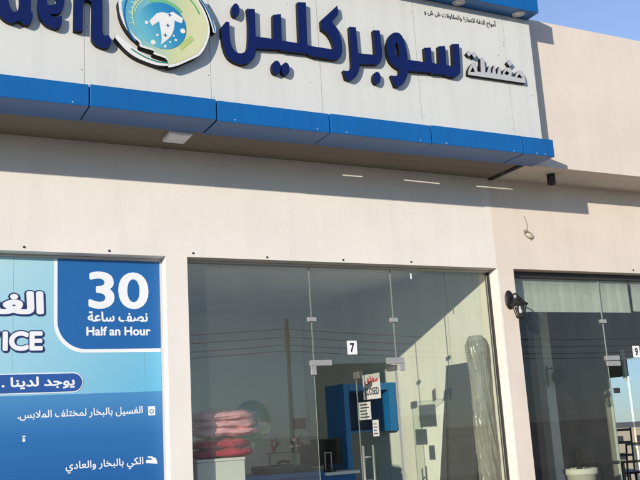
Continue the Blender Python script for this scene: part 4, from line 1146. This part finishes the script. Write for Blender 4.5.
# ------------------------------------------------------------------ inside the right-hand shop
rs = empty('hanging_sign', (7.48, 1.5, 2.1), 'dark round hanging sign on a small bracket by the grey column', 'sign')
put('disc', MB().lathe([(0, -0.02), (0.075, -0.02), (0.085, -0.012), (0.085, 0.012), (0.075, 0.02), (0, 0.02)], (7.50, 1.47, 2.105), 32, mat=RX @ Matrix.Rotation(R_(0), 4, 'Z')).done(), surf('dark sign disc', (0.005, 0.005, 0.005), 0.7, spec=0.1), rs, True)
put('bracket', MB().tube([(7.428, 1.57, 2.00), (7.428, 1.57, 2.25)], 0.010, 8).tube([(7.428, 1.585, 2.215), (7.428, 1.47, 2.215), (7.53, 1.47, 2.215)], 0.008, 8).tube([(7.50, 1.47, 2.215), (7.50, 1.47, 2.188)], 0.004, 6).done(), M['lampblack'], rs)

pl = empty('planter', (7.0, 0.72, 0.03), 'tall tapered off-white planter with thin dark plants', 'planter')
put('pot', MB().lathe([(0, 0), (0.10, 0), (0.105, 0.02), (0.155, 0.98), (0.178, 0.985), (0.182, 1.0), (0.182, 1.045), (0.172, 1.05), (0.160, 1.045), (0.152, 1.0), (0, 1.0)], (7.0, 0.72, 0.03), 40).done(), surf('off-white planter', (0.62, 0.60, 0.53), 0.6, 0.05), pl, True)
put('soil', MB().lathe([(0.15, 1.012), (0.08, 1.02), (0, 1.018)], (7.0, 0.72, 0.03), 20).done(), surf('soil', (0.04, 0.03, 0.02), 0.95, 0.3, 20), pl)
rr = random.Random(5)
stem, leafm = MB(), bmesh.new()
for k in range(10):
    x0, y0 = 7.0 + rr.uniform(-0.1, 0.09), 0.72 + rr.uniform(-0.08, 0.08)
    hh = rr.uniform(0.12, 0.26)
    p1 = Vector((x0 + rr.uniform(-0.05, 0.05), y0 + rr.uniform(-0.04, 0.04), 1.05 + hh))
    p0 = Vector((x0, y0, 1.04))
    mid = (p0 + p1) / 2 + Vector((rr.uniform(-.02, .02), 0, 0.01))
    stem.tube([p0, mid, p1], 0.004, 5, r1=0.002)
    for q in range(9):
        t = rr.uniform(0.3, 1)
        c = p0.lerp(p1, t)
        a, e, L = rr.uniform(0, 6.28), rr.uniform(-0.3, 0.9), rr.uniform(0.045, 0.08)
        d = Vector((math.cos(a) * math.cos(e), math.sin(a) * math.cos(e), math.sin(e)))
        s = d.cross(Vector((0, 0, 1))).normalized() * L * 0.36
        vs = [leafm.verts.new(v) for v in (c, c + d * L * 0.5 + s, c + d * L, c + d * L * 0.5 - s)]
        leafm.faces.new(vs)
put('stems', stem.done(), surf('plant stems', (0.015, 0.015, 0.008), 0.8), pl)
lm = bpy.data.meshes.new('leaves')
leafm.to_mesh(lm)
leafm.free()
put('leaves', lm, surf('dark leaves of planter', (0.004, 0.007, 0.003), 0.8, 0.3, 20, spec=0.1), pl)

tb = empty('bar_table', (7.97, 1.4, 0.03), 'black square bar table inside the right-hand shop doorway', 'table')
put('table_top', MB().box(7.79, 8.16, 1.2, 1.6, 1.055, 1.085, 0.004).done(), M['lampblack'], tb)
for x, y in ((7.82, 1.23), (8.13, 1.23), (7.82, 1.57), (8.13, 1.57)):
    put('leg', MB().box(x - 0.016, x + 0.016, y - 0.016, y + 0.016, 0.03, 1.054, 0.003).done(), M['lampblack'], tb)
put('stretcher', MB().box(7.837, 8.113, 1.224, 1.236, 0.30, 0.325).box(7.837, 8.113, 1.564, 1.576, 0.30, 0.325).done(), M['lampblack'], tb)

def chair(x, y, rot, seat_h, back_h, wd, mat, matseat, label, slats=3, name='chair'):
    c = empty(name, (x, y, 0.0), label, 'chair')
    T_ = Matrix.Translation((x, y, 0)) @ Matrix.Rotation(R_(rot), 4, 'Z')
    def tr(m):
        me = m.done()
        me.transform(T_)
        return me
    h = wd / 2
    put('seat', tr(MB().box(-h, h, -h, h, seat_h - 0.03, seat_h, 0.008)), matseat, c)
    for sx in (-1, 1):
        put('leg', tr(MB().tube([(sx * (h + 0.01), -h + 0.015, 0.0), (sx * (h - 0.015), -h + 0.03, seat_h - 0.031)], 0.014, 8)), mat, c)
        put('leg', tr(MB().tube([(sx * (h + 0.01), h + 0.03, 0.0), (sx * (h - 0.015), h - 0.01, seat_h * 0.98), (sx * (h - 0.015), h + 0.05, back_h)], 0.015, 8)), mat, c)
    bk = MB()
    for k in range(slats):
        z = seat_h + (back_h - seat_h) * (0.35 + 0.6 * k / max(1, slats - 1))
        yy = h - 0.01 + 0.06 * (z - seat_h) / (back_h - seat_h)
        bk.box(-h + 0.02, h - 0.02, yy - 0.008, yy + 0.010, z - 0.02, z + 0.018, 0.004)
    put('backrest', tr(bk), mat, c)
    put('stretcher', tr(MB().box(-h + 0.01, h - 0.01, -h + 0.015, -h + 0.035, seat_h * 0.4, seat_h * 0.4 + 0.025).box(-h + 0.01, h - 0.01, h - 0.006, h + 0.014, seat_h * 0.4, seat_h * 0.4 + 0.025)), mat, c)
    return c
wood = surf('red brown chair wood', (0.13, 0.028, 0.014), 0.45, 0.2, 6, stretch=(1, 1, 8))
metal = surf('weathered grey chair frame', (0.16, 0.145, 0.12), 0.5, 0.2, 10)
chair(9.98, 2.72, 200, 0.46, 0.93, 0.40, wood, wood, 'red brown wooden chair outside the side window')
chair(10.55, 3.72, 150, 0.80, 1.43, 0.34, metal, M['white'], 'tall grey framed bar chair with a white seat beyond the side window')
chair(10.25, 3.22, 165, 0.80, 1.22, 0.34, metal, M['lampblack'], 'lower dark seated bar chair in front of the grey framed one', 2)

# ------------------------------------------------------------------ far blocks seen through the side window
def block(x, y, wd, dp, z0, z1, rot, mat, label, cols, rows, tower=False):
    e = empty('apartment_block', (x, y, z0), label, 'building', 'pale blocks down the slope')
    T_ = Matrix.Translation((x, y, z0)) @ Matrix.Rotation(R_(rot), 4, 'Z')
    def tr(m):
        me = m.done()
        me.transform(T_)
        return me
    H = z1 - z0
    wl = put('wall', tr(MB().box(-wd / 2, wd / 2, 0, dp, 0, H)), mat, e)
    put('roof_edge', tr(MB().box(-wd / 2 - 0.15, wd / 2 + 0.15, -0.15, dp + 0.15, H + 0.002, H + 0.35)), mat, e)
    if tower:
        put('stair_tower', tr(MB().box(-wd / 2 + 0.4, -wd / 2 + 3.1, 0.6, 4, H + 0.352, H + 2.3)), mat, e)
        put('water_tank', tr(MB().lathe([(0, 0), (0.6, 0), (0.6, 1.1), (0.3, 1.35), (0, 1.35)], (wd * 0.2, 2, H + 0.352), 14)), M['white'], e)
    gm = surf('far window glass', (0.05, 0.055, 0.06), 0.15)
    for r in range(rows):
        for c in range(cols):
            cx = -wd / 2 + wd * (c + 0.5) / cols
            cz = H - 1.7 - r * 3.1
            f = put('window', tr(MB().box(cx - 0.65, cx + 0.65, -0.06, -0.004, cz - 0.75, cz + 0.75)), mat, e)
            put('pane', tr(MB().box(cx - 0.52, cx + 0.52, -0.075, -0.062, cz - 0.62, cz + 0.62)), gm, f)
    return e
fw1 = surf('far cream render', (0.56, 0.49, 0.38), 0.9, 0.08, 0.4)
fw2 = surf('far white render', (0.62, 0.58, 0.50), 0.9, 0.08, 0.4)
block(130, 119.5, 17, 12, -12, -0.9, -46, fw1, 'cream apartment block with a stair tower, seen through the side window', 5, 3, True)
block(104, 86, 13, 10, -12, -3.0, -43, fw2, 'lower white apartment block in front of the cream one', 4, 2)
block(142, 106, 14, 12, -12, -1.6, -40, fw2, 'white apartment block farthest to the right in the side window', 4, 3)

# ------------------------------------------------------------------ across the road, mirrored in the glass
pole = empty('utility_pole', (24.2, -44.7, -0.06), 'wooden utility pole across the road, mirrored in the laundry glass', 'utility pole')
put('post', MB().tube([(24.2, -44.7, -0.06), (24.2, -44.7, 8.95)], 0.17, 12, r1=0.11).done(), surf('weathered pole wood', (0.10, 0.08, 0.06), 0.9, 0.2, 3), pole)
put('crossarm', MB().box(24.1, 24.3, -44.95, -44.84, 6.8, 8.5).done(), surf('pole bracket', (0.12, 0.11, 0.1), 0.7), pole)
wires = []
for k, z in enumerate((8.35, 7.83, 7.32, 6.95)):
    m = MB()
    for xa, xb in ((-26, 24.2), (24.2, 74)):
        P = []
        for q in range(25):
            t = q / 24
            P.append((xa + (xb - xa) * t, -44.98, z - 1.9 * 4 * t * (1 - t) * 0.45))
        m.tube(P, 0.028, 5)
    o = tag(put('overhead_wire', m.done(), M['seal']), 'dark overhead wire running along the utility pole across the road', 'wire', 'overhead wires across the road')
    recentre(o)
def house(x, y, wd, dp, h, mat, label):
    e = empty('low_house', (x, y, -0.06), label, 'house', None)
    put('wall', MB().box(x - wd / 2, x + wd / 2, y - dp, y, -0.06, h).done(), mat, e)
    put('roof_edge', MB().box(x - wd / 2 - 0.1, x + wd / 2 + 0.1, y - dp - 0.1, y + 0.1, h + 0.002, h + 0.3).done(), mat, e)
    dr = surf('house door paint', (0.10, 0.06, 0.035), 0.6)
    gm = surf('house window glass', (0.04, 0.045, 0.05), 0.15)
    put('door', MB().box(x - 0.5, x + 0.5, y + 0.002, y + 0.06, -0.05, 2.1).done(), dr, e)
    for s in (-0.3, 0.3):
        f = put('window', MB().box(x + s * wd - 0.7, x + s * wd + 0.7, y + 0.002, y + 0.06, 1.0, 2.3).done(), mat, e)
        put('pane', MB().box(x + s * wd - 0.6, x + s * wd + 0.6, y + 0.062, y + 0.07, 1.1, 2.2).done(), gm, f)
house(78, -118, 16, 9, 3.4, fw1, 'cream single storey house far beyond the road')
